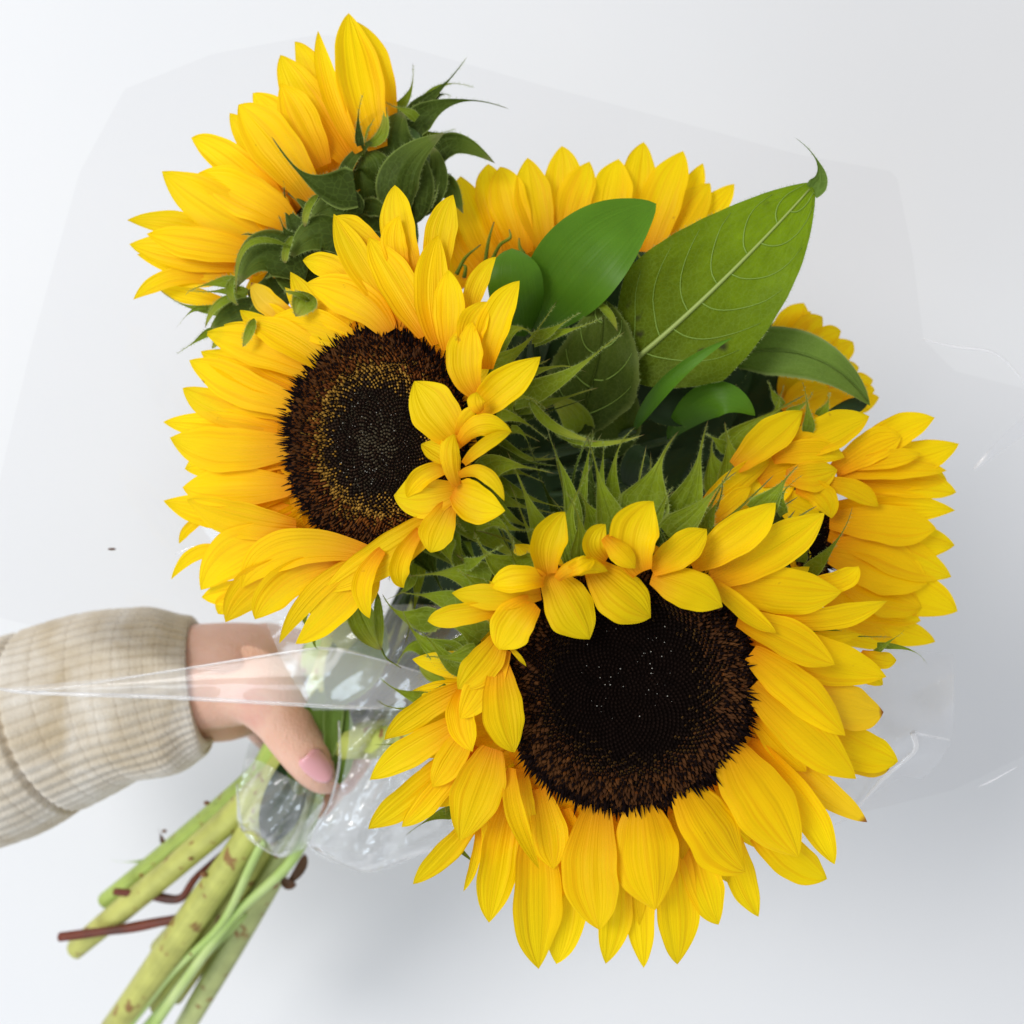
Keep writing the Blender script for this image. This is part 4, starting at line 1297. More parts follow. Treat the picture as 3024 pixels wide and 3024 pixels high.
leaf_thing('smooth bright green pointed leaf, broadest one, in front of the top centre sunflower',
           K9, (560, 1250), (860, 820), (1275, 503), 520, (0.280, 0.302, 0.300), M['leaf_gloss'],
           stem_to=[(1000, 800, 0.25), (820, 1200, 0.200), (580, 1440, 0.170)], prof='leaf', cup=0.28, rib=0.004, ruf=0.01,
           group='smooth leaf sprigs', midrib=False)
leaf_thing('small rounded smooth green leaf just left of the broad smooth one',
           K9, (500, 1290), (450, 1010), (425, 766), 330, (0.278, 0.300, 0.298), M['leaf_gloss'],
           stem_to=[(960, 820, 0.25), (800, 1200, 0.198), (575, 1440, 0.170)], prof='round', cup=-0.45, rib=0.004, ruf=0.01,
           group='smooth leaf sprigs', midrib=False)
leaf_thing('short glossy dark green leaf with a pointed tip, above the green spikes',
           KC, (925, 1310), (1110, 1145), (1284, 1212), 150, (0.270, 0.292, 0.292), M['leaf_gloss'],
           stem_to=[(1000, 920, 0.25), (800, 1220, 0.200), (575, 1450, 0.168)], prof='leaf', cup=-0.4, rib=0.004,
           group='smooth leaf sprigs', midrib=False)
leaf_thing('narrow upright green blade leaf crossing the base of the largest leaf',
           KC, (790, 1270), (945, 1060), (1192, 893), 66, (0.280, 0.303, 0.309), M['leaf_gloss'],
           stem_to=[(960, 900, 0.25), (790, 1220, 0.200), (570, 1450, 0.168)], prof='lance', cup=0.8, rib=0.004,
           group='smooth leaf sprigs', midrib=False)
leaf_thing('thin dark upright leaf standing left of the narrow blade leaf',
           KC, (775, 1340), (740, 1200), (765, 1080), 90, (0.262, 0.276, 0.276), M['leaf_shaded'],
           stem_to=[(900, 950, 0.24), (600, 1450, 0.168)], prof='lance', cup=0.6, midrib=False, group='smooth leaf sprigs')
gl = leaf_thing('grey-green hairy leaf bending down over the far right sunflower',
                KC, (1100, 985), (1480, 962), (1752, 1170), 205, (0.272, 0.290, 0.284), M['leaf_grey'],
                stem_to=[(1060, 900, 0.245), (850, 1200, 0.198), (590, 1450, 0.168)], prof='broad', cup=-0.35, rib=0.006, hair=140,
                midrib=True, rib_mat=M['leaf_grey'], rib_r=(0.0006, 0.0002), name='sunflower_leaf')
blade('folded_under_tip', gl, Flower(1512, 1512, 0.278), KC, (1745, 1150), (1640, 1190), (1500, 1255), 70, (1, 1, 2),
      mat=M['leaf_shaded'], prof='lance', cup=0.5)
dl = leaf_thing('dark hairy leaf with a curled bright edge, in the gap between the two front sunflowers',
                KC, (540, 1280), (640, 1000), (660, 735), 370, (0.280, 0.292, 0.295), M['leaf_olive'],
                prof='broad', cup=0.3, rib=0.02, ruf=0.06, serr=0.05, hair=90, veins=4, rib_mat=M['leaf_olive'],
                rib_r=(0.0005, 0.0002), name='sunflower_leaf')
blade('curled_edge', dl, Flower(1512, 1512, 0.297), KC, (635, 748), (690, 800), (722, 868), 34, (1, 2, 1), mat=M['bract'],
      prof='lance', cup=0.7, hair=10)
leaf_thing('dark ribbed leaf low in the gap, right of the left sunflower', KC, (690, 1390), (680, 1210), (640, 1050), 270,
           (0.270, 0.280, 0.284), M['leaf_olive'], stem_to=[(860, 980, 0.24), (590, 1450, 0.168)], prof='round', cup=0.3, rib=0.03,
           midrib=False, name='sunflower_leaf', hair=40)
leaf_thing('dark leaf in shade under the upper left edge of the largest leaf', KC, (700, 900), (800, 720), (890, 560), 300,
           (0.262, 0.272, 0.274), M['leaf_shaded'], stem_to=[(900, 950, 0.24), (600, 1450, 0.168)], prof='round', cup=0.3,
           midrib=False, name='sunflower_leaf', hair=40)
leaf_thing('small dark curved leaf behind the hairy spikes above the front sunflower', KC, (760, 1500), (800, 1400), (840, 1350), 110,
           (0.272, 0.280, 0.280), M['leaf_shaded'], prof='round', cup=-0.3, midrib=False, name='sunflower_leaf', hair=40,
           stem_to=[(860, 1000, 0.24), (590, 1450, 0.168)])
leaf_thing('fuzzy mid-green leaf right of the left sunflower, folded along its middle', K10, (720, 650), (690, 470), (540, 350), 190,
           (0.276, 0.284, 0.286), M['bract'], prof='lance', cup=0.9, midrib=False, name='sunflower_leaf', hair=80,
           stem_to=[(860, 940, 0.24), (590, 1450, 0.168)])
# filler leaves added low in the bunch to make the gaps dark
low = [
    ('added broad dark filler leaf lowest in the gap beside the left sunflower', (880, 1000), (1000, 860), (1080, 700), 260),
    ('added broad dark filler leaf under the green bract spikes', (900, 1080), (1080, 1000), (1250, 900), 260),
    ('added dark filler leaf under the glossy short leaf', (1080, 1000), (1230, 880), (1380, 760), 240),
    ('added dark filler leaf behind the right-hand sunflower base', (1150, 1080), (1290, 960), (1400, 830), 230),
    ('added dark filler leaf under the edge of the left sunflower above the film', (800, 1200), (880, 1080), (960, 960), 170),
    ('dark filler leaf added in the shade below the bent grey-green leaf', (1080, 960), (1260, 800), (1420, 700), 200),
    ('added dark filler leaf deep below the small rounded smooth leaf', (880, 780), (960, 650), (1020, 540), 150),
    ('added dark filler leaf just left of the bent grey-green leaf stalk', (1340, 800), (1420, 700), (1510, 620), 170),
    ('added dark filler leaf low between the broad smooth leaf and the largest leaf', (1000, 820), (1120, 700), (1220, 560), 240),
]
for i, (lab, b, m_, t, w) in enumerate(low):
    leaf_thing(lab, KP, b, m_, t, w, (0.243, 0.250, 0.252), M['leaf_shaded'], prof='leaf', cup=0.3, midrib=False, name='sunflower_leaf',
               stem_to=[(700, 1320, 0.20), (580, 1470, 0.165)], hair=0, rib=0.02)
fb = leaf_thing('half-hidden green leaf inside the film beside the thumb', KP, (560, 1500), (600, 1380), (640, 1260), 90, (0.205, 0.215, 0.215),
                M['leaf_grey'], prof='leaf', cup=0.5, midrib=False, name='sunflower_leaf')
leaf_thing('dark leaf pressed between the stems inside the film below the thumb', KP, (500, 1590), (540, 1500), (560, 1400), 80,
           (0.192, 0.200, 0.204), M['leaf_shaded'], prof='leaf', cup=0.5, midrib=False, name='sunflower_leaf')
leaf_thing('pale green leaf wrapped in film below the left sunflower', KP, (620, 1330), (680, 1230), (700, 1150), 110,
           (0.225, 0.232, 0.236), M['leaf_grey'], prof='leaf', cup=0.4, midrib=False, name='sunflower_leaf')
leaf_thing('grey-green leaf in the film right of the thumb', KP, (640, 1480), (640, 1380), (620, 1290), 60, (0.212, 0.216, 0.216),
           M['leaf_grey'], prof='leaf', cup=0.5, midrib=False, name='sunflower_leaf')

# ------------------------------------------------------------------ thin stems and twigs at the cut end
def stick(name, label, cat, pts, rad, mat, knob=0.05, group=None):
    root = empty(name, label, cat, P3(*pts[-1]), group)
    tube('stem', root, [P3(*p) for p in pts], rad, mat, sides=9, n=6, knob=knob, capmat=M['cut'])
    return root


stick('thin_stem', 'thin light green stem, left one of the two crossing over the fat yellow-green ones', 'stem',
      [(590, 1430, 0.205), (490, 1600, 0.182), (420, 1740, 0.160), (330, 1830, 0.142), (235, 1945, 0.125)], [0.0019] * 5, M['stem_thin'])
stick('thin_stem', 'thin pale stem running beside the olive stem to the bottom edge', 'stem',
      [(620, 1440, 0.205), (560, 1610, 0.180), (440, 1730, 0.160), (350, 1850, 0.142), (285, 1945, 0.125)], [0.0024] * 5, M['stem_thin'])
stick('thin_stem', 'short bright green stem at the bottom edge between the pale stems', 'stem',
      [(470, 1720, 0.150), (370, 1820, 0.138), (330, 1870, 0.130), (268, 1945, 0.120)], [0.0018] * 4, M['stem_thin'])
stick('twig', 'reddish brown twig sticking out to the far left of the cut stems', 'twig',
      [(480, 1600, 0.150), (370, 1715, 0.148), (290, 1742, 0.146), (200, 1757, 0.145), (112, 1768, 0.145)],
      [0.0016, 0.0019, 0.0022, 0.0021, 0.0022], M['twig'], knob=0.12)
stick('twig', 'forked dark red twig showing in the gap between the yellow-green stems', 'twig',
      [(460, 1580, 0.150), (375, 1650, 0.149), (340, 1695, 0.148), (285, 1690, 0.147), (215, 1682, 0.147)],
      [0.0014, 0.0016, 0.0020, 0.0018, 0.0016], M['twig'], knob=0.15)
for lab, pts in (('small curled dry brown leaf scrap at the right of the stems', [(575, 1610), (566, 1640), (535, 1675)]),
                 ('dry brown scrap below the curled one at the right of the stems', [(530, 1655), (545, 1668), (560, 1668)])):
    r = empty('dry_scrap', lab, 'dry leaf', P3(pts[0][0], pts[0][1], 0.165))
    blade('leaf_blade', r, Flower(1512, 1512, 0.165), KP, pts[0], pts[1], pts[2], 20, (0, 1, 0), prof='leaf', mat=M['brown'], cup=0.7, nu=4, nv=8)
# nodes and scars on the fat stems
for i, (par, u, v, z, r) in enumerate(((C_, 390, 1515, 0.166, 5), (C_, 310, 1568, 0.150, 4), (B, 360, 1620, 0.164, 4), (B, 255, 1705, 0.146, 4),
                                       (A, 385, 1650, 0.168, 6), (A, 360, 1800, 0.150, 3), (E, 455, 1720, 0.152, 5), (E, 365, 1835, 0.134, 3))):
    ellipsoid('leaf_scar', par, P3(u, v, z), (0.0009 * r / 3, 0.0006 * r / 3, 0.0008 * r / 3), M['scar'], seg=8, rings=5)
sp = empty('loose_sprout', 'pale blurred shoot poking out left of the brightest stem', 'shoot', P3(220, 1690, 0.13))
blade('leaf_blade', sp, Flower(1512, 1512, 0.135), KP, (300, 1620), (250, 1628), (205, 1628), 8, (0, 0, 0), prof='bract', mat=M['stem_thin'], cup=0.5, nu=4, nv=8)
sp2 = empty('loose_sprout', 'tiny dark thorn-like shoot above the brightest stem', 'shoot', P3(300, 1600, 0.15))
blade('leaf_blade', sp2, Flower(1512, 1512, 0.152), KP, (308, 1590), (304, 1575), (302, 1560), 8, (0, 0, 0), prof='bract', mat=M['brown'], cup=0.5, nu=4, nv=8)

# ------------------------------------------------------------------ person: hand, nail, sleeve
def skin_mat():
    m, nt, nd, lk = new_mat('skin')
    out = nd.new('ShaderNodeOutputMaterial')
    p = nd.new('ShaderNodeBsdfPrincipled')
    tc = nd.new('ShaderNodeTexCoord')
    n = nd.new('ShaderNodeTexNoise')
    n.inputs['Scale'].default_value = 45
    n.inputs['Detail'].default_value = 5
    lk.new(tc.outputs['Object'], n.inputs['Vector'])
    r = ramp(nd, [(0.3, (0.70, 0.40, 0.28)), (0.55, (0.76, 0.47, 0.35)), (0.75, (0.68, 0.33, 0.27))])
    lk.new(n.outputs['Fac'], r.inputs[0])
    lk.new(r.outputs[0], p.inputs['Base Color'])
    p.inputs['Roughness'].default_value = 0.5
    p.inputs['Specular IOR Level'].default_value = 0.35
    p.inputs['Subsurface Weight'].default_value = 0.25
    p.inputs['Subsurface Radius'].default_value = (0.006, 0.002, 0.001)
    n2 = nd.new('ShaderNodeTexVoronoi')
    n2.inputs['Scale'].default_value = 900
    lk.new(tc.outputs['Object'], n2.inputs['Vector'])
    n3 = nd.new('ShaderNodeTexNoise')
    n3.inputs['Scale'].default_value = 160
    n3.inputs['Detail'].default_value = 4
    lk.new(tc.outputs['Object'], n3.inputs['Vector'])
    h = math_node(nd, lk, 'ADD', n2.outputs['Distance'], n3.outputs['Fac'])
    b = nd.new('ShaderNodeBump')
    b.inputs['Strength'].default_value = 0.4
    b.inputs['Distance'].default_value = 0.0006
    lk.new(h, b.inputs['Height'])
    lk.new(b.outputs[0], p.inputs['Normal'])
    lk.new(p.outputs[0], out.inputs[0])
    return m


M['skin'] = skin_mat()
person = empty('person', 'bare hand in a beige ribbed sleeve reaching in from the left and gripping the stems', 'person', P3(0, 1390, 0.19))

# chains of (u, v, z, radius mm); every chain starts inside the palm
chains = [
    [(150, 1330, 0.187, 23), (300, 1300, 0.190, 22), (380, 1288, 0.192, 20.5), (450, 1280, 0.192, 20)],          # forearm, wrist
    [(380, 1250, 0.192, 17), (470, 1248, 0.195, 16.5), (550, 1262, 0.192, 14)],                                   # radial side of the hand
    [(380, 1345, 0.182, 13), (430, 1345, 0.176, 12.5), (480, 1330, 0.168, 12), (540, 1300, 0.158, 12)],             # heel of the palm
    [(400, 1272, 0.190, 18), (450, 1278, 0.195, 18), (500, 1302, 0.203, 16.5), (533, 1345, 0.210, 13.4), (556, 1388, 0.212, 11.6),
     (582, 1424, 0.2115, 10.7), (602, 1450, 0.208, 9.6), (613, 1464, 0.206, 8)],                                      # thumb
    [(500, 1225, 0.186, 12), (600, 1240, 0.176, 10), (665, 1290, 0.168, 8.8), (690, 1360, 0.172, 8.0), (668, 1420, 0.182, 7.2),
     (640, 1455, 0.190, 6.4)],                                                                                     # index
    [(500, 1260, 0.178, 12), (585, 1290, 0.160, 10), (655, 1350, 0.154, 9.0), (672, 1420, 0.160, 8.0), (645, 1475, 0.170, 6.8)],
    [(490, 1300, 0.170, 12), (560, 1350, 0.148, 9.6), (622, 1410, 0.146, 8.6), (630, 1475, 0.153, 7.6), (600, 1520, 0.163, 6.4)],
    [(470, 1330, 0.168, 11), (525, 1400, 0.146, 8.6), (575, 1460, 0.145, 7.6), (575, 1520, 0.152, 6.8), (548, 1548, 0.160, 5.6)],
]


def ball_chain(chs):
    V, F = [], []
    seg, rings = 14, 9
    unit = []
    for i in range(rings + 1):
        f = math.pi * i / rings
        for j in range(seg):
            t = 2 * math.pi * j / seg
            unit.append((math.sin(f) * math.cos(t), math.sin(f) * math.sin(t), math.cos(f)))
    unit = np.array(unit)
    fc = [(i * seg + j, (i + 1) * seg + j, (i + 1) * seg + (j + 1) % seg, i * seg + (j + 1) % seg) for i in range(rings) for j in range(seg)]
    for ch in chs:
        pts = catmull([np.append(P3(*c[:3]), c[3] * 0.001) for c in ch], 7)
        for p in pts:
            b0 = len(V)
            V += (unit * p[3] + p[:3]).tolist()
            F += [tuple(b0 + x for x in f) for f in fc]
    return V, F


V, F = ball_chain(chains)
hand = mesh_obj('hand', V, F, M['skin'], person)
rm = hand.modifiers.new('remesh', 'REMESH')
rm.mode = 'VOXEL'
rm.voxel_size = 0.0011
rm.use_smooth_shade = True
sm = hand.modifiers.new('smooth', 'SMOOTH')
sm.factor = 0.6
sm.iterations = 30

M['nail'] = plain('pink_nail', (0.74, 0.36, 0.38), 0.22, spec=0.6, coat=0.4)
# thumbnail: a curved plate with its own thickness
nv, nu = 12, 10
ctr, axis = P3(600, 1452, 0.2148), None
a0, a1 = P3(578, 1428, 0.2246), P3(622, 1475, 0.2188)
ax = (a1 - a0)
ln = np.linalg.norm(ax)
ax /= ln
sd = np.cross(ax, np.array([0.05, 0.1, 1.0]))
sd /= np.linalg.norm(sd)
nn = np.cross(sd, ax)
vs, fs = [], []
for lay in (0, 1):
    for i in range(nv + 1):
        v = i / nv
        wid = 0.0056 * (0.82 + 0.18 * math.sin(math.pi * min(1, v * 1.3))) * (1 - max(0, (v - 0.75) / 0.25) ** 2 * 0.55) * (1 - max(0, (0.2 - v) / 0.2) ** 2 * 0.4)
        for j in range(nu + 1):
            s = 2 * j / nu - 1
            vs.append(a0 + ax * ln * v + sd * wid * math.sin(1.05 * s) / math.sin(1.05) - nn * (wid * (1 - math.cos(1.05 * s)) / math.sin(1.05) + 0.0012 * (v - .4) ** 2) - nn * 0.0006 * lay)
n1 = nu + 1
off = (nv + 1) * n1
for i in range(nv):
    for j in range(nu):
        q = (i * n1 + j, i * n1 + j + 1, (i + 1) * n1 + j + 1, (i + 1) * n1 + j)
        fs.append(q)
        fs.append(tuple(x + off for x in q[::-1]))
edge = [(0, j) for j in range(nu)] + [(i, nu) for i in range(nv)] + [(nv, j) for j in range(nu, 0, -1)] + [(i, 0) for i in range(nv, 0, -1)]
for a, b in zip(edge, edge[1:] + edge[:1]):
    x, y = a[0] * n1 + a[1], b[0] * n1 + b[1]
    fs.append((x, x + off, y + off, y))
mesh_obj('thumbnail', vs, fs, M['nail'], hand)


def sleeve_mat():
    m, nt, nd, lk = new_mat('knit')
    out = nd.new('ShaderNodeOutputMaterial')
    p = nd.new('ShaderNodeBsdfPrincipled')
    uv = nd.new('ShaderNodeUVMap')
    uv.uv_map = 'UVMap'
    sep = nd.new('ShaderNodeSeparateXYZ')
    lk.new(uv.outputs[0], sep.inputs[0])
    tc = nd.new('ShaderNodeTexCoord')
    n = nd.new('ShaderNodeTexNoise')
    n.inputs['Scale'].default_value = 38
    n.inputs['Detail'].default_value = 6
    n.inputs['Distortion'].default_value = 0.8
    lk.new(tc.outputs['Object'], n.inputs['Vector'])
    base = ramp(nd, [(0.3, (0.50, 0.41, 0.28)), (0.7, (0.70, 0.65, 0.57))])
    lk.new(n.outputs['Fac'], base.inputs[0])
    # darker lines where the grooves run across the sleeve
    g = math_node(nd, lk, 'FRACT', math_node(nd, lk, 'MULTIPLY', sep.outputs[1], 16.0))
    gr = ramp(nd, [(0.0, (0.86, 0.84, 0.82)), (0.05, (1, 1, 1)), (0.5, (1, 1, 1)), (0.52, (0.9, 0.88, 0.86)), (0.55, (1, 1, 1)), (0.96, (1, 1, 1)), (1.0, (0.86, 0.84, 0.82))])
    lk.new(g, gr.inputs[0])
    g2 = math_node(nd, lk, 'FRACT', math_node(nd, lk, 'MULTIPLY', sep.outputs[0], 46.0))
    gr2 = ramp(nd, [(0.0, (1, 1, 1)), (0.3, (1, 1, 1)), (0.5, (0.80, 0.78, 0.75)), (0.7, (1, 1, 1)), (1.0, (1, 1, 1))])
    lk.new(g2, gr2.inputs[0])
    c1 = mixc(nd, lk, 'MULTIPLY', 1.0, base.outputs[0], gr.outputs[0])
    c2 = mixc(nd, lk, 'MULTIPLY', 0.8, c1, gr2.outputs[0])
    lk.new(c2, p.inputs['Base Color'])
    p.inputs['Roughness'].default_value = 0.9
    p.inputs['Specular IOR Level'].default_value = 0.1
    p.inputs['Sheen Weight'].default_value = 0.3
    n2 = nd.new('ShaderNodeTexNoise')
    n2.inputs['Scale'].default_value = 900
    n2.inputs['Detail'].default_value = 3
    lk.new(tc.outputs['Object'], n2.inputs['Vector'])
    b = nd.new('ShaderNodeBump')
    b.inputs['Strength'].default_value = 0.7
    b.inputs['Distance'].default_value = 0.0006
    lk.new(n2.outputs['Fac'], b.inputs['Height'])
    lk.new(b.outputs[0], p.inputs['Normal'])
    lk.new(p.outputs[0], out.inputs[0])
    return m


M['knit'] = sleeve_mat()
# sleeve: centre line and half height measured from the picture; round body with knitted ridges
prof = [(-330, 1440, 0.180, 232), (-150, 1415, 0.182, 208), (0, 1392, 0.184, 192), (90, 1362, 0.185, 180), (200, 1322, 0.187, 165), (280, 1306, 0.189, 160),
        (330, 1296, 0.190, 149), (366, 1290, 0.191, 133), (380, 1288, 0.191, 116)]
pc = catmull([np.append(P3(u, v, z), h * mm_per_px(z) * NAT / 1932) for u, v, z, h in prof], 34)
nr, seg = len(pc), 252
cen = pc[:, :3]
tan = np.gradient(cen, axis=0)
tan /= np.linalg.norm(tan, axis=1)[:, None]
S = np.cross(tan, np.array([0, 0, 1.0]))
S /= np.linalg.norm(S, axis=1)[:, None]
N = np.cross(S, tan)
a = np.linspace(0, 2 * np.pi, seg, endpoint=False)
vv = np.linspace(0, 1, nr)
cross = np.abs(((vv * 16) % 1.0) - 0.5) * 2
groove = -0.00035 * np.clip((cross - 0.84) / 0.16, 0, 1) ** 2 - 0.0002 * np.clip((0.12 - cross) / 0.12, 0, 1)
seam_v = np.interp(88, [p[0] for p in prof], np.linspace(0, 1, len(prof)))
groove = groove - 0.0028 * np.exp(-((vv - seam_v) / 0.007) ** 2)
fold = 0.0005 * np.sin(vv[:, None] * 26 + 2.2 * np.sin(a[None, :] * 2 + 1)) + 0.0009 * np.sin(vv[:, None] * 9 + 3 * a[None, :])
fold = fold * np.clip((1 - vv[:, None]) * 6, 0.15, 1)
ridge = 0.00050 * np.cos(46 * a)[None, :]
rr = pc[:, 3][:, None] + groove[:, None] + ridge + fold
P = cen[:, None, :] + rr[:, :, None] * (np.cos(a)[None, :, None] * S[:, None, :] + 0.86 * np.sin(a)[None, :, None] * N[:, None, :])
# cuff turned inside: extra rings going back in
inner = []
for q, (f, back) in enumerate(((0.965, 0.0006), (0.93, -0.001), (0.90, -0.006), (0.88, -0.02))):
    inner.append(cen[-1] + tan[-1] * back + (P[-1] - cen[-1]) * f)
P = np.concatenate([P, np.array(inner)], axis=0)
nr2 = P.shape[0]
faces = [(i * seg + j, i * seg + (j + 1) % seg, (i + 1) * seg + (j + 1) % seg, (i + 1) * seg + j) for i in range(nr2 - 1) for j in range(seg)]
vfull = np.concatenate([vv, np.ones(nr2 - nr)])
uv = np.stack(np.meshgrid(np.linspace(0, 1 - 1 / seg, seg), vfull), axis=-1).reshape(-1, 2)
mesh_obj('sleeve', P.reshape(-1, 3), faces, M['knit'], person, uv)

# ------------------------------------------------------------------ clear film round the bouquet
wrap = empty('plastic_wrap', 'large sheet of clear florist film fanned out behind the flowers and gathered round the stems', 'plastic wrap',
             P3(560, 1480, 0.19))


def vnoise(p, f, seed=0):
    x = np.asarray(p) * f
    return (np.sin(x[..., 0] * 1.7 + x[..., 1] * 2.3 + seed) + np.sin(x[..., 0] * -2.9 + x[..., 1] * 1.3 + seed * 2.1) +
            np.sin(x[..., 0] * 4.1 + x[..., 1] * -3.7 + seed * 0.7) * 0.5) / 2.5


# fan: rays from the gathered neck to the free edge of the sheet
edge = [(-60, 1150), (0, 900), (60, 650), (118, 440), (150, 325), (235, 168), (400, 102), (600, 65), (730, 78), (1020, 160), (1300, 235),
        (1500, 290), (1690, 325), (1722, 480), (1742, 640), (1800, 700), (1960, 740), (2040, 900), (2010, 1250), (1935, 1425), (1800, 1490),
        (1640, 1530), (1420, 1560), (1200, 1600), (980, 1640)]
ed = np.array(edge, dtype=float)
dist = np.concatenate([[0], np.cumsum(np.linalg.norm(np.diff(ed, axis=0), axis=1))])
NS, NR = 220, 60
tt = np.linspace(0, dist[-1], NS)
eu, ev = np.interp(tt, dist, ed[:, 0]), np.interp(tt, dist, ed[:, 1])
cu, cv = 640.0, 1330.0
pts = np.zeros((NR + 1, NS, 3))
for i in range(NR + 1):
    f = i / NR
    f2 = 0.03 + 0.97 * f
    for j in range(NS):
        u, v = cu + (eu[j] - cu) * f2, cv + (ev[j] - cv) * f2
        right = max(0.0, min(1.0, (u - 1350) / 450)) * max(0.0, min(1.0, (v - 500) / 400))
        z = 0.195 + 0.045 * f2 ** 0.8
        z += 0.0022 * math.sin(tt[j] * 0.021) * (1 - f2) * 2
        z += 0.0014 * math.sin(tt[j] * 0.0043 + 2.0 * f2) * f2 * 2
        # creased facets on the right where the sheet is crumpled
        if right > 0:
            w1 = abs(((u * 0.8 + v * 0.62) / 210.0) % 1.0 - 0.5) * 2
            w2 = abs(((u * -0.55 + v * 0.9) / 260.0 + 0.3) % 1.0 - 0.5) * 2
            z += right * (0.0022 * w1 + 0.0018 * w2)
        pts[i, j] = P3(u, v, z)
faces = [(i * NS + j, i * NS + j + 1, (i + 1) * NS + j + 1, (i + 1) * NS + j) for i in range(NR) for j in range(NS - 1)]
mesh_obj('back_sheet', pts.reshape(-1, 3), faces, M['film'], wrap)


def film_patch(name, rows, mat, n=10, amp=0.0, freq=0.02, seed=0, sharp=False):
    """rows of (u, v, z) points; a smooth sheet is drawn through them"""
    R = [catmull([np.array(p, dtype=float) for p in row], n) for row in rows]
    R = np.array(R)
    cols = []
    for j in range(R.shape[1]):
        cols.append(catmull([R[i, j] for i in range(R.shape[0])], n))
    G = np.array(cols)
    uu = (G[..., 0] * 0.80 + G[..., 1] * 0.60)
    ww = (-G[..., 0] * 0.60 + G[..., 1] * 0.80)
    Q = np.stack([uu, ww * 0.30], axis=-1)
    nz = vnoise(Q, freq, seed)
    if sharp:
        Q2 = np.stack([uu + ww * 0.5, (ww - uu * 0.4) * 0.35], axis=-1)
        nz = 1.0 - np.abs(vnoise(Q, freq * 0.8, seed)) * 2.2 - 0.7 * np.abs(vnoise(Q2, freq * 1.3, seed + 3))
    G[..., 2] += amp * nz
    W = np.array([[P3(*q) for q in r] for r in G])
    a_, b_ = G.shape[:2]
    fs = [(i * b_ + j, i * b_ + j + 1, (i + 1) * b_ + j + 1, (i + 1) * b_ + j) for i in range(a_ - 1) for j in range(b_ - 1)]
    return mesh_obj(name, W.reshape(-1, 3), fs, mat, wrap)


# the long pointed fold lying over the wrist
film_patch('front_fold', [
    [(0, 1300, 0.246), (300, 1268, 0.252), (600, 1222, 0.262), (720, 1245, 0.266), (850, 1283, 0.268)],
    [(20, 1304, 0.247), (300, 1290, 0.254), (560, 1282, 0.263), (700, 1292, 0.267), (800, 1306, 0.268)],
    [(60, 1308, 0.246), (300, 1316, 0.252), (500, 1326, 0.258), (640, 1334, 0.262), (720, 1336, 0.264)]], M['film_fold'], amp=0.0006, freq=0.02)
tube('fold_edge', wrap, [P3(*p) for p in ((-10, 1298, 0.246), (60, 1307, 0.2465), (300, 1315, 0.252), (500, 1326, 0.258), (640, 1334, 0.262), (716, 1336, 0.264))],
     [0.0004, 0.0006, 0.0007, 0.0006, 0.0006, 0.0003], M['film_fold'], sides=6, flat=0.4)
tube('fold_edge', wrap, [P3(*p) for p in ((60, 1307, 0.2475), (300, 1269, 0.253), (560, 1228, 0.262), (620, 1224, 0.263), (700, 1240, 0.266), (850, 1285, 0.268))],
     [0.0001, 0.0003, 0.0004, 0.0004, 0.0003, 0.0002], M['film_fold'], sides=6, flat=0.4)
# film over the stalks between the two flowers
film_patch('neck_film', [
    [(500, 1170, 0.238), (640, 1150, 0.244), (780, 1140, 0.248), (900, 1150, 0.250)],
    [(540, 1260, 0.236), (660, 1250, 0.242), (780, 1240, 0.246), (900, 1240, 0.246)],
    [(590, 1340, 0.232), (680, 1340, 0.238), (780, 1340, 0.240), (900, 1330, 0.236)]], M['film_crumple'], amp=0.0018, freq=0.022, seed=2, sharp=True)
# loose skirt of film right of the thumb
film_patch('loose_skirt', [
    [(660, 1330, 0.226), (720, 1330, 0.232), (800, 1340, 0.232), (960, 1340, 0.226)],
    [(655, 1420, 0.224), (715, 1430, 0.232), (800, 1440, 0.230), (960, 1430, 0.220)],
    [(630, 1520, 0.214), (690, 1530, 0.222), (790, 1530, 0.220), (970, 1500, 0.210)],
    [(575, 1585, 0.206), (650, 1615, 0.208), (760, 1610, 0.206), (980, 1540, 0.200)],
    [(600, 1600, 0.198), (700, 1645, 0.198), (800, 1610, 0.196), (985, 1550, 0.195)]], M['film_crumple'], amp=0.005, freq=0.034, seed=5, sharp=True)
film_patch('loose_skirt', [
    [(640, 1350, 0.212), (720, 1360, 0.214), (820, 1380, 0.214), (960, 1380, 0.210)],
    [(640, 1460, 0.206), (720, 1470, 0.210), (830, 1470, 0.208), (960, 1460, 0.204)],
    [(590, 1590, 0.196), (690, 1610, 0.196), (790, 1590, 0.194), (970, 1530, 0.192)]], M['film_crumple'], amp=0.005, freq=0.041, seed=9, sharp=True)
# film gathered round the stems below the hand
film_patch('gathered_neck', [
    [(466, 1430, 0.200), (500, 1440, 0.212), (540, 1465, 0.212), (600, 1492, 0.210)],
    [(452, 1490, 0.196), (500, 1505, 0.210), (560, 1515, 0.212), (612, 1515, 0.202)],
    [(448, 1550, 0.190), (490, 1565, 0.204), (540, 1570, 0.206), (590, 1560, 0.194)],
    [(470, 1585, 0.184), (505, 1600, 0.194), (530, 1618, 0.194), (575, 1600, 0.186)]], M['film_crumple'], amp=0.003, freq=0.045, seed=4, sharp=True)
film_patch('gathered_neck', [
    [(470, 1400, 0.168), (540, 1410, 0.160), (640, 1440, 0.168)],
    [(450, 1500, 0.160), (530, 1500, 0.150), (620, 1500, 0.160)],
    [(470, 1590, 0.152), (525, 1615, 0.146), (575, 1600, 0.154)]], M['film_crumple'], amp=0.003, freq=0.045, seed=7, sharp=True)
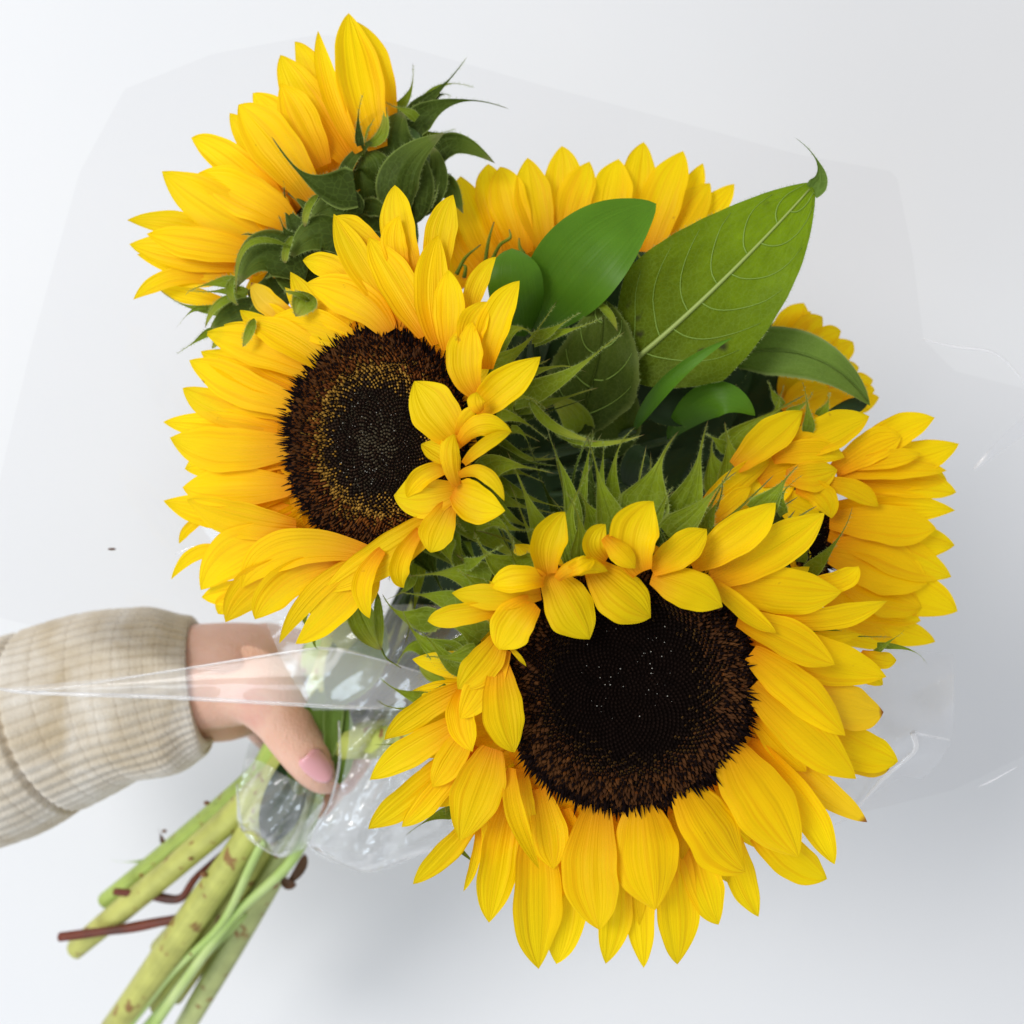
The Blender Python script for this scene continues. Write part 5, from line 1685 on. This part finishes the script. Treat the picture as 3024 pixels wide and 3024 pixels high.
for pts in ([(448, 1480, 0.200), (452, 1540, 0.194), (470, 1580, 0.188), (520, 1612, 0.194), (548, 1602, 0.196)],
            [(640, 1360, 0.228), (640, 1440, 0.224), (620, 1520, 0.214), (582, 1590, 0.206), (640, 1630, 0.206), (700, 1644, 0.200), (790, 1612, 0.200), (880, 1570, 0.200)]):
    tube('crease', wrap, [P3(*p) for p in pts], [0.0005] * len(pts), M['film_crumple'], sides=6, flat=0.4)
# creased corner at the right
film_patch('right_crumple', [
    [(1560, 1240, 0.262), (1680, 1225, 0.270), (1800, 1235, 0.262)],
    [(1580, 1330, 0.268), (1690, 1310, 0.256), (1800, 1330, 0.268)],
    [(1600, 1400, 0.262), (1725, 1380, 0.276), (1795, 1395, 0.268)],
    [(1560, 1470, 0.258), (1690, 1440, 0.264), (1770, 1440, 0.262)],
    [(1600, 1535, 0.262), (1690, 1470, 0.262), (1740, 1470, 0.258)]], M['film_fold'], amp=0.004, freq=0.02, seed=3, sharp=True)
tube('crease', wrap, [P3(*p) for p in ((1612, 1532, 0.266), (1660, 1475, 0.268), (1700, 1440, 0.272), (1728, 1412, 0.276), (1722, 1380, 0.278))],
     [0.0002, 0.0009, 0.0007, 0.0010, 0.0012], M['film_glint'], sides=6, flat=0.4)  # bright streak along the crease, painted white
tube('crease', wrap, [P3(*p) for p in ((1720, 1382, 0.278), (1750, 1388, 0.274), (1793, 1396, 0.270))], [0.0006, 0.0004, 0.0002], M['film_glint'], sides=6, flat=0.4)
film_patch('right_crumple', [
    [(1836, 884, 0.262), (1880, 832, 0.266), (1960, 760, 0.268)],
    [(1840, 886, 0.265), (1890, 838, 0.262), (1965, 790, 0.262)],
    [(1842, 888, 0.260), (1894, 848, 0.258), (1970, 800, 0.258)]], M['film_glint'], amp=0.001, freq=0.02, seed=8)  # broad bright streak on the film, painted as a white patch

for pts, r in (([(1742, 640), (1800, 654), (1880, 668), (1940, 730)], 0.0005), ([(1846, 1484), (1870, 1474), (1920, 1446)], 0.0003),
               ([(1400, 1590), (1500, 1585), (1600, 1545)], 0.0003), ([(330, 1046), (372, 1030), (410, 1040)], 0.0004)):
    tube('crease', wrap, [P3(u_, v_, 0.262) for u_, v_ in pts], [r * 0.3] + [r] * (len(pts) - 2) + [r * 0.3], M['film_glint'], sides=6, flat=0.4)  # thin glint lines painted white along the film
spk = empty('dark_speck', 'tiny dark fleck stuck on the clear film at the left', 'speck', P3(211, 1036, 0.24))
ellipsoid('fleck', spk, P3(211, 1036, 0.24), (0.0016, 0.0005, 0.0003), M['brown'], seg=8, rings=5)

# ------------------------------------------------------------------ white surface below
def table_mat():
    m, nt, nd, lk = new_mat('white_surface')
    out = nd.new('ShaderNodeOutputMaterial')
    p = nd.new('ShaderNodeBsdfPrincipled')
    tc = nd.new('ShaderNodeTexCoord')
    n = nd.new('ShaderNodeTexNoise')
    n.inputs['Scale'].default_value = 5
    n.inputs['Detail'].default_value = 3
    lk.new(tc.outputs['Object'], n.inputs['Vector'])
    r = ramp(nd, [(0.3, (0.735, 0.742, 0.755)), (0.7, (0.755, 0.757, 0.765))])
    lk.new(n.outputs['Fac'], r.inputs[0])
    lk.new(r.outputs[0], p.inputs['Base Color'])
    p.inputs['Roughness'].default_value = 0.55
    p.inputs['Specular IOR Level'].default_value = 0.3
    lk.new(p.outputs[0], out.inputs[0])
    return m


s = 1.5
tb = mesh_obj('tabletop', [(-s, -s, 0), (s, -s, 0), (s, s, 0), (-s, s, 0)], [(0, 1, 2, 3)], table_mat(), None, smooth=False)
tb['kind'] = 'structure'
tb['label'] = 'plain white surface under the bouquet'
